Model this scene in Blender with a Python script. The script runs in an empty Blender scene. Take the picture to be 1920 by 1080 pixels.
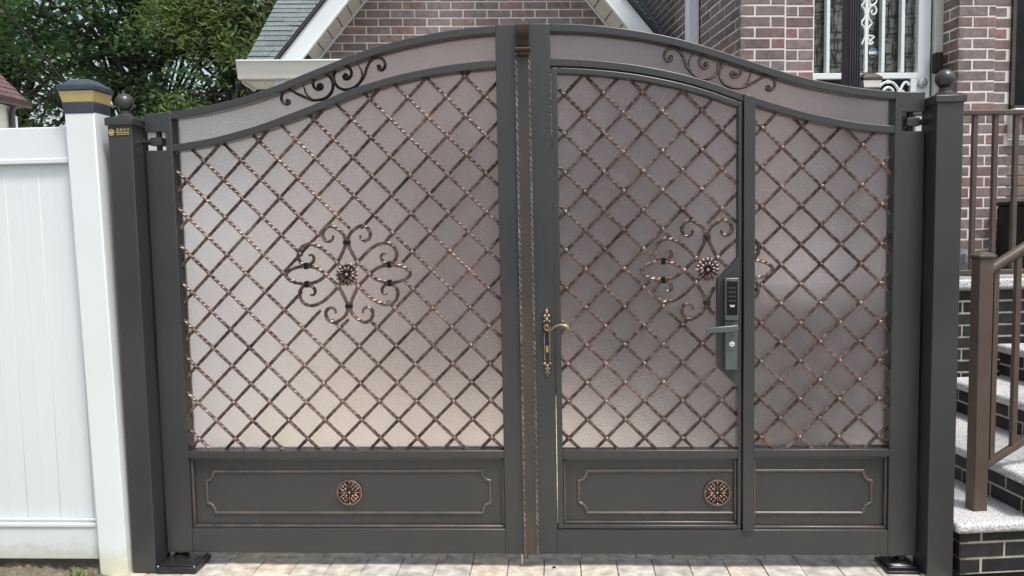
import bpy, bmesh, math, random
import numpy as np
from mathutils import Vector, Matrix

random.seed(7)
RNG = np.random.default_rng(11)
SC = bpy.context.scene
COL = SC.collection
R = math.radians

# ------------------------------------------------------------------ camera
CAM_LOC = Vector((0.0, -3.4, 1.499))
YAW, PITCH, ROLL, FPX = -0.0576, -0.07854, -0.01948, 1500.0
_r = Vector((math.cos(YAW), -math.sin(YAW), 0))
_f = Vector((math.sin(YAW) * math.cos(PITCH), math.cos(YAW) * math.cos(PITCH), math.sin(PITCH)))
_u = _r.cross(_f)
_r, _u = math.cos(ROLL) * _r + math.sin(ROLL) * _u, -math.sin(ROLL) * _r + math.cos(ROLL) * _u
cd = bpy.data.cameras.new('camera')
cam = bpy.data.objects.new('camera', cd)
COL.objects.link(cam)
cam.matrix_world = Matrix(((_r.x, _u.x, -_f.x, CAM_LOC.x), (_r.y, _u.y, -_f.y, CAM_LOC.y),
                           (_r.z, _u.z, -_f.z, CAM_LOC.z), (0, 0, 0, 1)))
cd.sensor_width = 36.0
cd.lens = FPX / 1920 * 36.0
cd.clip_start = 0.05
cd.clip_end = 2000
SC.camera = cam

# ------------------------------------------------------------------ world, sun, exposure
SUN_DIR = Vector((0.28, -0.32, 0.905)).normalized()        # towards the sun
w = bpy.data.worlds.new('World')
SC.world = w
w.use_nodes = True
nt = w.node_tree
bg = nt.nodes['Background']
sky = nt.nodes.new('ShaderNodeTexSky')
sky.sky_type = 'NISHITA'
sky.sun_disc = False
sky.sun_elevation = math.asin(SUN_DIR.z)
sky.sun_rotation = math.atan2(SUN_DIR.x, SUN_DIR.y)
sky.air_density = 1.0
sky.dust_density = 4.0
sky.ozone_density = 1.0
hs = nt.nodes.new('ShaderNodeHueSaturation')
hs.inputs['Saturation'].default_value = 0.62
nt.links.new(sky.outputs[0], hs.inputs['Color'])
nt.links.new(hs.outputs[0], bg.inputs['Color'])
bg.inputs['Strength'].default_value = 0.15
sl = bpy.data.lights.new('sun', 'SUN')
sl.energy = 2.0
sl.angle = R(10)
sl.color = (1.0, 0.96, 0.90)
so = bpy.data.objects.new('sun', sl)
COL.objects.link(so)
so.rotation_euler = (-SUN_DIR).to_track_quat('-Z', 'Y').to_euler()
so.location = (4, -5, 9)
SC.view_settings.view_transform = 'Standard'
SC.view_settings.look = 'None'
SC.view_settings.exposure = 0.54
SC.view_settings.gamma = 1.0
SC.render.engine = 'CYCLES'
SC.cycles.use_denoising = True
SC.cycles.max_bounces = 6
SC.cycles.diffuse_bounces = 3
SC.cycles.glossy_bounces = 2
SC.cycles.transmission_bounces = 4
SC.cycles.adaptive_threshold = 0.02
SC.cycles.sample_clamp_indirect = 4.0
SC.cycles.caustics_reflective = False
SC.cycles.caustics_refractive = True
SC.cycles.blur_glossy = 0.5


HROT = [False]
HTH = R(7.0)
HPV = Vector((1.18, 1.80, 0))


def house_to_world(P):
    d = Vector(P) - HPV
    c_, s_ = math.cos(HTH), math.sin(HTH)
    return Vector((c_ * d.x - s_ * d.y, s_ * d.x + c_ * d.y, d.z)) + HPV


def px(P):
    P = Vector(P)
    if HROT[0]:
        P = house_to_world(P)
    v = P - CAM_LOC
    z = v.dot(_f)
    if z <= 0.05:
        return (-1e6, -1e6)
    return (960 + FPX * v.dot(_r) / z, 540 - FPX * v.dot(_u) / z)


def in_frame(P, m=40):
    x, y = px(P)
    return -m < x < 1920 + m and -m < y < 1080 + m


# ------------------------------------------------------------------ materials
MATS = {}


def nodes_of(name):
    m = bpy.data.materials.new(name)
    m.use_nodes = True
    t = m.node_tree
    return m, t, t.nodes['Principled BSDF'], t.nodes.new, t.links.new


def mat(name, col, rough=0.5, metal=0.0, spec=0.5, var=0.0, vscale=6.0, bump=0.0, bscale=60.0, col2=None,
        rvar=0.0, island=None, coat=0.0, detail=4.0, bdist=0.004, stretch=None):
    """Principled material whose colour drifts between col and col2 with noise; island in (None,'object','island')
    adds a per-piece drift."""
    m, t, b, N, L = nodes_of(name)
    tc = N('ShaderNodeTexCoord')
    src = tc.outputs['Object']
    if island == 'object':
        oi = N('ShaderNodeObjectInfo')
        vm = N('ShaderNodeVectorMath'); vm.operation = 'ADD'
        cmb = N('ShaderNodeCombineXYZ')
        mm = N('ShaderNodeMath'); mm.operation = 'MULTIPLY'; mm.inputs[1].default_value = 37.0
        L(oi.outputs['Random'], mm.inputs[0])
        for i in range(3):
            L(mm.outputs[0], cmb.inputs[i])
        L(src, vm.inputs[0]); L(cmb.outputs[0], vm.inputs[1])
        src = vm.outputs[0]
    if stretch:
        mp = N('ShaderNodeMapping'); mp.inputs['Scale'].default_value = stretch
        L(src, mp.inputs[0]); src = mp.outputs[0]
    c1 = tuple(col) + (1,)
    c2 = tuple(col2 if col2 else [c * (1 - var) for c in col]) + (1,)
    nz = N('ShaderNodeTexNoise'); nz.inputs['Scale'].default_value = vscale; nz.inputs['Detail'].default_value = detail
    L(src, nz.inputs['Vector'])
    rp = N('ShaderNodeValToRGB')
    rp.color_ramp.elements[0].position = 0.35; rp.color_ramp.elements[1].position = 0.68
    rp.color_ramp.elements[0].color = c1; rp.color_ramp.elements[1].color = c2
    L(nz.outputs['Fac'], rp.inputs[0])
    L(rp.outputs[0], b.inputs['Base Color'])
    b.inputs['Roughness'].default_value = rough
    b.inputs['Metallic'].default_value = metal
    b.inputs['Specular IOR Level'].default_value = spec
    if coat:
        b.inputs['Coat Weight'].default_value = coat
        b.inputs['Coat Roughness'].default_value = 0.15
    if rvar:
        mr = N('ShaderNodeMapRange')
        mr.inputs['To Min'].default_value = rough - rvar; mr.inputs['To Max'].default_value = rough + rvar
        n2 = N('ShaderNodeTexNoise'); n2.inputs['Scale'].default_value = vscale * 2.3
        L(src, n2.inputs['Vector']); L(n2.outputs['Fac'], mr.inputs['Value']); L(mr.outputs[0], b.inputs['Roughness'])
    if bump:
        n3 = N('ShaderNodeTexNoise'); n3.inputs['Scale'].default_value = bscale; n3.inputs['Detail'].default_value = 3
        L(src, n3.inputs['Vector'])
        bp = N('ShaderNodeBump'); bp.inputs['Strength'].default_value = bump; bp.inputs['Distance'].default_value = bdist
        L(n3.outputs['Fac'], bp.inputs['Height']); L(bp.outputs[0], b.inputs['Normal'])
    MATS[name] = m
    return m


def ramp_piece_mat(name, cols, mode, rough=0.8, nscale=22.0, namt=0.28, bump=0.35, bscale=90.0, spec=0.3, bdist=0.003):
    """Colour picked per piece (object or mesh island) from a ramp, mottled with noise."""
    m, t, b, N, L = nodes_of(name)
    if mode == 'object':
        src = N('ShaderNodeObjectInfo').outputs['Random']
    else:
        src = N('ShaderNodeNewGeometry').outputs['Random Per Island']
    rp = N('ShaderNodeValToRGB'); rp.color_ramp.interpolation = 'LINEAR'
    els = rp.color_ramp.elements
    while len(els) < len(cols):
        els.new(0.5)
    for i, c in enumerate(cols):
        els[i].position = i / (len(cols) - 1); els[i].color = tuple(c) + (1,)
    L(src, rp.inputs[0])
    geo = N('ShaderNodeNewGeometry')
    nz = N('ShaderNodeTexNoise'); nz.inputs['Scale'].default_value = nscale; nz.inputs['Detail'].default_value = 6
    L(geo.outputs['Position'], nz.inputs['Vector'])
    mr = N('ShaderNodeMapRange'); mr.inputs['From Min'].default_value = 0.3; mr.inputs['From Max'].default_value = 0.7
    mr.inputs['To Min'].default_value = 1 - namt; mr.inputs['To Max'].default_value = 1 + namt
    L(nz.outputs['Fac'], mr.inputs['Value'])
    mx = N('ShaderNodeVectorMath'); mx.operation = 'SCALE'
    L(rp.outputs[0], mx.inputs[0]); L(mr.outputs[0], mx.inputs['Scale'])
    L(mx.outputs[0], b.inputs['Base Color'])
    b.inputs['Roughness'].default_value = rough
    b.inputs['Specular IOR Level'].default_value = spec
    if bump:
        n3 = N('ShaderNodeTexNoise'); n3.inputs['Scale'].default_value = bscale; n3.inputs['Detail'].default_value = 4
        L(geo.outputs['Position'], n3.inputs['Vector'])
        bp = N('ShaderNodeBump'); bp.inputs['Strength'].default_value = bump; bp.inputs['Distance'].default_value = bdist
        L(n3.outputs['Fac'], bp.inputs['Height']); L(bp.outputs[0], b.inputs['Normal'])
    MATS[name] = m
    return m


# gate metals
PAINT = mat('gate_paint', (0.031, 0.034, 0.036), 0.33, 0.0, 0.6, vscale=2.2, col2=(0.040, 0.040, 0.039), rvar=0.09, detail=7,
            bump=0.05, bscale=260, bdist=0.001)
RUBBED = mat('copper_rubbed_paint', (0.056, 0.055, 0.054), 0.30, 0.1, 0.6, vscale=9, col2=(0.115, 0.088, 0.076), rvar=0.08,
             bump=0.1, bscale=200, bdist=0.001)
MEDBASE = mat('medallion_ground', (0.075, 0.045, 0.038), 0.45, 0.4, vscale=60, col2=(0.12, 0.075, 0.062))
STRIP = mat('strip_paint', (0.036, 0.036, 0.035), 0.38, 0.1, 0.5, vscale=3.0, col2=(0.078, 0.058, 0.050), rvar=0.08, bump=0.15, bscale=120, bdist=0.001, stretch=(1, 1, .5))
BLACKMET = mat('black_cast_metal', (0.018, 0.018, 0.020), 0.3, 0.2, 0.5, vscale=20, col2=(0.035, 0.034, 0.035), bump=0.15, bscale=150)


def bronze(name, dark, light, metal=0.75, rough=0.36):
    m, t, b, N, L = nodes_of(name)
    at = N('ShaderNodeAttribute'); at.attribute_name = 'wear'
    geo = N('ShaderNodeNewGeometry')
    nz = N('ShaderNodeTexNoise'); nz.inputs['Scale'].default_value = 45; nz.inputs['Detail'].default_value = 4
    L(geo.outputs['Position'], nz.inputs['Vector'])
    nb = N('ShaderNodeTexNoise'); nb.inputs['Scale'].default_value = 3.2
    L(geo.outputs['Position'], nb.inputs['Vector'])
    a = N('ShaderNodeMath'); a.operation = 'MULTIPLY_ADD'
    L(at.outputs['Fac'], a.inputs[0]); a.inputs[1].default_value = 0.60
    s = N('ShaderNodeMath'); s.operation = 'MULTIPLY_ADD'; L(nz.outputs['Fac'], s.inputs[0]); s.inputs[1].default_value = 0.9
    s.inputs[2].default_value = -0.90
    s2 = N('ShaderNodeMath'); s2.operation = 'MULTIPLY_ADD'; L(nb.outputs['Fac'], s2.inputs[0]); s2.inputs[1].default_value = 0.7
    L(s.outputs[0], s2.inputs[2])
    L(s2.outputs[0], a.inputs[2])
    rp = N('ShaderNodeValToRGB')
    rp.color_ramp.elements[0].position = 0.05; rp.color_ramp.elements[1].position = 0.9
    rp.color_ramp.elements[0].color = dark + (1,); rp.color_ramp.elements[1].color = light + (1,)
    L(a.outputs[0], rp.inputs[0]); L(rp.outputs[0], b.inputs['Base Color'])
    b.inputs['Metallic'].default_value = metal
    b.inputs['Roughness'].default_value = rough
    n3 = N('ShaderNodeTexNoise'); n3.inputs['Scale'].default_value = 230
    L(geo.outputs['Position'], n3.inputs['Vector'])
    bp = N('ShaderNodeBump'); bp.inputs['Strength'].default_value = 0.25; bp.inputs['Distance'].default_value = 0.0015
    L(n3.outputs['Fac'], bp.inputs['Height']); L(bp.outputs[0], b.inputs['Normal'])
    return m


BRONZE = bronze('brushed_bronze', (0.019, 0.014, 0.013), (0.66, 0.47, 0.41), 0.65, 0.32)
COPPER = bronze('rubbed_copper', (0.070, 0.048, 0.042), (0.50, 0.35, 0.30), 0.7, 0.35)
HANDLE = bronze('antique_bronze', (0.085, 0.058, 0.044), (0.58, 0.44, 0.36), 0.75, 0.36)
ROPE = bronze('rope_bronze', (0.09, 0.08, 0.075), (0.75, 0.68, 0.64), 0.7, 0.25)
HINGE = bronze('latch_bronze', (0.05, 0.036, 0.03), (0.34, 0.26, 0.21), 0.7, 0.3)


def sheet_mat():
    m, t, b, N, L = nodes_of('hammered_bronze_sheet')
    geo = N('ShaderNodeNewGeometry')
    n3 = N('ShaderNodeTexNoise'); n3.inputs['Scale'].default_value = 225; n3.inputs['Detail'].default_value = 0
    L(geo.outputs['Position'], n3.inputs['Vector'])
    bp = N('ShaderNodeBump'); bp.inputs['Strength'].default_value = 0.75; bp.inputs['Distance'].default_value = 0.002
    L(n3.outputs['Fac'], bp.inputs['Height'])
    ng = N('ShaderNodeTexNoise'); ng.inputs['Scale'].default_value = 2.6; ng.inputs['Detail'].default_value = 3; ng.inputs['Distortion'].default_value = 0.6
    L(geo.outputs['Position'], ng.inputs['Vector'])
    rg_ = N('ShaderNodeValToRGB')
    rg_.color_ramp.elements[0].position = 0.38; rg_.color_ramp.elements[0].color = (1.0, 0.945, 0.965, 1)
    rg_.color_ramp.elements[1].position = 0.72; rg_.color_ramp.elements[1].color = (0.94, 0.875, 0.885, 1)
    L(ng.outputs['Fac'], rg_.inputs[0]); L(rg_.outputs[0], b.inputs['Base Color'])
    b.inputs['Roughness'].default_value = 0.34
    b.inputs['Specular IOR Level'].default_value = 0.3
    b.inputs['IOR'].default_value = 1.45
    b.inputs['Transmission Weight'].default_value = 0.96
    L(bp.outputs[0], b.inputs['Normal'])
    return m


SHEET = sheet_mat()
# plastics, white things
VINYL = mat('white_vinyl', (0.71, 0.765, 0.77), 0.38, 0, 0.4, vscale=1.7, col2=(0.68, 0.735, 0.74), bump=0.03, bscale=20, stretch=(1, 1, 0.15))
VINYLPOST = mat('white_vinyl_post', (0.71, 0.765, 0.775), 0.38, 0, 0.4, vscale=2.2, col2=(0.69, 0.735, 0.735), bump=0.03, bscale=15)
def stain_foot(m, zc, col):
    t = m.node_tree; N = t.nodes.new; L = t.links.new
    b = t.nodes['Principled BSDF']
    src = b.inputs['Base Color'].links[0].from_socket
    g_ = N('ShaderNodeNewGeometry'); sp_ = N('ShaderNodeSeparateXYZ'); L(g_.outputs['Position'], sp_.inputs[0])
    nz = N('ShaderNodeTexNoise'); nz.inputs['Scale'].default_value = 16; nz.inputs['Detail'].default_value = 5
    L(g_.outputs['Position'], nz.inputs['Vector'])
    ad = N('ShaderNodeMath'); ad.operation = 'MULTIPLY_ADD'; L(nz.outputs['Fac'], ad.inputs[0]); ad.inputs[1].default_value = -0.16
    L(sp_.outputs['Z'], ad.inputs[2])
    mr = N('ShaderNodeMapRange'); mr.inputs['From Min'].default_value = zc - .09; mr.inputs['From Max'].default_value = zc - .03
    mr.inputs['To Min'].default_value = 0.75; mr.inputs['To Max'].default_value = 0.0
    L(ad.outputs[0], mr.inputs['Value'])
    mx = N('ShaderNodeMix'); mx.data_type = 'RGBA'
    L(mr.outputs[0], mx.inputs['Factor']); L(src, mx.inputs[6]); mx.inputs[7].default_value = col + (1,)
    L(mx.outputs[2], b.inputs['Base Color'])


stain_foot(VINYLPOST, 0.085, (0.60, 0.62, 0.42))
stain_foot(VINYL, 0.085, (0.55, 0.55, 0.45))
NAVY = mat('navy_plastic', (0.030, 0.042, 0.062), 0.38, vscale=9, col2=(0.045, 0.058, 0.078), bump=0.05)
AMBER = mat('amber_plastic', (0.55, 0.44, 0.20), 0.32, vscale=12, col2=(0.48, 0.41, 0.18), spec=0.5)
TRIM = mat('white_trim', (0.75, 0.80, 0.81), 0.42, vscale=2.0, col2=(0.69, 0.745, 0.75), bump=0.03, bscale=30)
CREAM = mat('cream_soffit', (0.86, 0.84, 0.77), 0.5, vscale=5, col2=(0.82, 0.80, 0.73), bump=0.05)
GUTTER = mat('cream_gutter', (0.78, 0.77, 0.70), 0.4, vscale=3, col2=(0.72, 0.71, 0.65), stretch=(1, 1, 4))
CASING = mat('cream_casing', (0.62, 0.64, 0.58), 0.45, vscale=4, col2=(0.55, 0.575, 0.52), bump=0.04)
FLASH = mat('slate_flashing', (0.060, 0.070, 0.082), 0.7, vscale=12, col2=(0.085, 0.095, 0.105), bump=0.3)
SOFFITDARK = mat('dark_flashing', (0.022, 0.023, 0.026), 0.6, vscale=8, col2=(0.035, 0.036, 0.038))
# masonry
BRICKC = [(0.160, 0.114, 0.107), (0.195, 0.154, 0.146), (0.130, 0.097, 0.092), (0.225, 0.135, 0.117), (0.178, 0.147, 0.132),
          (0.205, 0.166, 0.160), (0.146, 0.112, 0.104), (0.235, 0.180, 0.165)]
BRICK = ramp_piece_mat('house_brick', BRICKC, 'object', rough=0.6, spec=0.5, nscale=26, namt=0.28)
BRICKI = ramp_piece_mat('house_brick_mass', BRICKC, 'island', rough=0.6, spec=0.5)
GBRICK = ramp_piece_mat('gable_brick_glare', [tuple(min(1, v * 1.22 + .012) for v in c) for c in BRICKC], 'object', rough=0.55, spec=0.5)  # same house brick, lightened: sky glare on the gable put into its colour
BLACKC = [(0.016, 0.016, 0.020), (0.026, 0.025, 0.028), (0.021, 0.022, 0.026), (0.034, 0.028, 0.028)]
BLACKB = ramp_piece_mat('black_brick', BLACKC, 'object', rough=0.6, spec=0.3)
BLACKBI = ramp_piece_mat('black_brick_mass', BLACKC, 'island', rough=0.6, spec=0.3)
MORTAR = mat('pale_mortar', (0.76, 0.73, 0.68), 0.9, vscale=14, col2=(0.66, 0.625, 0.57), bump=0.4, bscale=120)
MORTARG = mat('grey_mortar', (0.46, 0.43, 0.36), 0.9, vscale=14, col2=(0.33, 0.31, 0.26), bump=0.4, bscale=120)
PAVC = [(0.47, 0.44, 0.375), (0.41, 0.395, 0.35), (0.52, 0.475, 0.39), (0.45, 0.44, 0.40), (0.53, 0.465, 0.37), (0.43, 0.42, 0.38)]
PAV = ramp_piece_mat('paver', PAVC, 'object', rough=0.85, nscale=18, namt=0.36, bump=0.5, bscale=120)
PAVI = ramp_piece_mat('paver_mass', PAVC, 'island', rough=0.85, nscale=14, namt=0.25, bump=0.5, bscale=120)
SHINC = [(0.125, 0.155, 0.155), (0.165, 0.195, 0.195), (0.10, 0.125, 0.127), (0.19, 0.22, 0.215), (0.14, 0.17, 0.168)]
SHIN = ramp_piece_mat('shingle', SHINC, 'object', rough=0.95, nscale=60, namt=0.4, bump=0.6, bscale=260)
SHINI = ramp_piece_mat('shingle_mass', SHINC, 'island', rough=0.95, nscale=60, namt=0.4, bump=0.6, bscale=260)
REDROOF = ramp_piece_mat('russet_shingle', [(0.115, 0.072, 0.068), (0.15, 0.094, 0.088), (0.10, 0.066, 0.064)], 'object', rough=0.95, nscale=40, namt=0.35)
STUCCO = mat('cream_stucco', (0.70, 0.665, 0.58), 0.9, vscale=3, col2=(0.62, 0.59, 0.51), bump=0.3, bscale=50)


def granite():
    m, t, b, N, L = nodes_of('speckled_granite')
    geo = N('ShaderNodeNewGeometry')
    vo = N('ShaderNodeTexVoronoi'); vo.inputs['Scale'].default_value = 170
    L(geo.outputs['Position'], vo.inputs['Vector'])
    nz = N('ShaderNodeTexNoise'); nz.inputs['Scale'].default_value = 130; nz.inputs['Detail'].default_value = 3
    L(geo.outputs['Position'], nz.inputs['Vector'])
    rp = N('ShaderNodeValToRGB')
    e = rp.color_ramp.elements
    e[0].position = 0.36; e[0].color = (0.24, 0.25, 0.26, 1)
    e[1].position = 0.55; e[1].color = (0.66, 0.67, 0.66, 1)
    k = e.new(0.45); k.color = (0.46, 0.47, 0.47, 1)
    L(nz.outputs['Fac'], rp.inputs[0])
    mx = N('ShaderNodeMix'); mx.data_type = 'RGBA'; mx.blend_type = 'MULTIPLY'; mx.inputs['Factor'].default_value = 0.25
    L(rp.outputs[0], mx.inputs[6]); L(vo.outputs['Color'], mx.inputs[7])
    hs2 = N('ShaderNodeHueSaturation'); hs2.inputs['Saturation'].default_value = 0.10
    L(mx.outputs[2], hs2.inputs['Color'])
    L(hs2.outputs[0], b.inputs['Base Color'])
    b.inputs['Roughness'].default_value = 0.55
    bp = N('ShaderNodeBump'); bp.inputs['Strength'].default_value = 0.25; bp.inputs['Distance'].default_value = 0.002
    L(nz.outputs['Fac'], bp.inputs['Height']); L(bp.outputs[0], b.inputs['Normal'])
    return m


GRANITE = granite()
BROWN = mat('brown_rail_paint', (0.078, 0.056, 0.046), 0.42, 0.0, 0.4, vscale=7, col2=(0.098, 0.071, 0.056), rvar=0.08, bump=0.05)
PLUM = mat('dark_plum_metal', (0.034, 0.028, 0.038), 0.4, 0.0, 0.45, vscale=5, col2=(0.048, 0.040, 0.050))
GDOOR = mat('brown_assumed_door', (0.105, 0.085, 0.078), 0.5, vscale=4, col2=(0.12, 0.098, 0.09))
DARKFRAME = mat('dark_brown_trim', (0.045, 0.032, 0.03), 0.45, vscale=6, col2=(0.06, 0.045, 0.04))
BLACKPL = mat('black_plastic', (0.008, 0.008, 0.009), 0.5, spec=0.2, vscale=9, col2=(0.02, 0.02, 0.02))
GREYBAG = mat('grey_tarp', (0.20, 0.22, 0.24), 0.5, vscale=12, col2=(0.09, 0.10, 0.11), bump=0.3, bscale=30)
STEEL = mat('satin_steel', (0.50, 0.50, 0.48), 0.28, 0.9, vscale=12, col2=(0.42, 0.42, 0.41))
LOCKGREY = mat('lock_grey', (0.115, 0.135, 0.135), 0.35, 0.5, 0.5, vscale=12, col2=(0.135, 0.155, 0.15))
LOCKSCREEN = mat('lock_screen', (0.006, 0.008, 0.010), 0.10, 0, 0.5, vscale=5, col2=(0.008, 0.010, 0.013))
PRINTW = mat('white_print', (0.75, 0.76, 0.76), 0.5, vscale=30, col2=(0.7, 0.71, 0.71))
PRINTB = mat('blue_print', (0.05, 0.20, 0.36), 0.4, vscale=30, col2=(0.06, 0.22, 0.38))
GOLD = mat('gold_print', (0.62, 0.50, 0.16), 0.35, 0.5, vscale=60, col2=(0.70, 0.58, 0.24))
BRASS = mat('yellow_brass', (0.70, 0.60, 0.12), 0.28, 0.7, vscale=40, col2=(0.62, 0.52, 0.10))
STICKER = mat('black_sticker', (0.012, 0.011, 0.009), 0.3, vscale=40, col2=(0.02, 0.018, 0.012))
SOIL = mat('dry_soil', (0.19, 0.165, 0.115), 0.95, vscale=9, col2=(0.115, 0.10, 0.07), bump=0.8, bscale=55, bdist=0.01)
JOINT = mat('joint_sand', (0.13, 0.12, 0.095), 0.95, vscale=30, col2=(0.20, 0.185, 0.15), bump=0.4, bscale=200)
CONCRETE = mat('concrete', (0.42, 0.41, 0.38), 0.9, vscale=2.5, col2=(0.34, 0.335, 0.31), bump=0.3, bscale=90)
ASPHALT = mat('asphalt', (0.055, 0.055, 0.056), 0.9, vscale=3, col2=(0.045, 0.045, 0.046), bump=0.5, bscale=160)
BARK = mat('bark', (0.062, 0.052, 0.042), 0.95, vscale=7, col2=(0.035, 0.03, 0.025), bump=0.9, bscale=25, bdist=0.03, stretch=(1, 1, 0.25))
WEED = mat('weed_green', (0.085, 0.13, 0.03), 0.6, vscale=40, col2=(0.13, 0.16, 0.05))


def leaf_mat(name, cols, trans=0.35):
    m, t, b, N, L = nodes_of(name)
    src = N('ShaderNodeNewGeometry').outputs['Random Per Island']
    rp = N('ShaderNodeValToRGB')
    els = rp.color_ramp.elements
    while len(els) < len(cols):
        els.new(0.5)
    for i, c in enumerate(cols):
        els[i].position = i / (len(cols) - 1); els[i].color = tuple(c) + (1,)
    L(src, rp.inputs[0]); L(rp.outputs[0], b.inputs['Base Color'])
    b.inputs['Roughness'].default_value = 0.42
    b.inputs['Specular IOR Level'].default_value = 0.5
    tr = N('ShaderNodeBsdfTranslucent')
    sc_ = N('ShaderNodeVectorMath'); sc_.operation = 'MULTIPLY'; sc_.inputs[1].default_value = (1.3, 1.5, 0.6)
    L(rp.outputs[0], sc_.inputs[0]); L(sc_.outputs[0], tr.inputs['Color'])
    mx = N('ShaderNodeMixShader'); mx.inputs[0].default_value = trans
    L(b.outputs[0], mx.inputs[1]); L(tr.outputs[0], mx.inputs[2])
    L(mx.outputs[0], t.nodes['Material Output'].inputs['Surface'])
    return m


MAPLE = leaf_mat('maple_leaf', [(0.048, 0.100, 0.056), (0.075, 0.140, 0.070), (0.105, 0.180, 0.085), (0.056, 0.115, 0.062), (0.14, 0.22, 0.095)])
CEDAR = leaf_mat('feathery_leaf', [(0.095, 0.145, 0.058), (0.140, 0.190, 0.072), (0.075, 0.120, 0.055), (0.19, 0.235, 0.092)], 0.35)


def glass_door():
    m, t, b, N, L = nodes_of('patterned_door_glass')
    tc = N('ShaderNodeTexCoord')
    b.inputs['Base Color'].default_value = (0.045, 0.052, 0.042, 1)
    b.inputs['Roughness'].default_value = 0.22
    nz = N('ShaderNodeTexNoise'); nz.inputs['Scale'].default_value = 6
    L(tc.outputs['Object'], nz.inputs['Vector'])
    rp = N('ShaderNodeValToRGB')
    rp.color_ramp.elements[0].color = (0.075, 0.085, 0.072, 1); rp.color_ramp.elements[1].color = (0.135, 0.135, 0.105, 1)
    L(nz.outputs['Fac'], rp.inputs[0]); L(rp.outputs[0], b.inputs['Base Color'])
    return m


DOORGLASS = glass_door()
DARKGLASS = mat('dark_window_glass', (0.006, 0.011, 0.010), 0.15, 0, 0.12, vscale=4, col2=(0.018, 0.026, 0.02))
THREAD = mat('black_pattern', (0.012, 0.014, 0.012), 0.5, vscale=30, col2=(0.018, 0.02, 0.018))

# ------------------------------------------------------------------ mesh helpers
WO = {}


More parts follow.
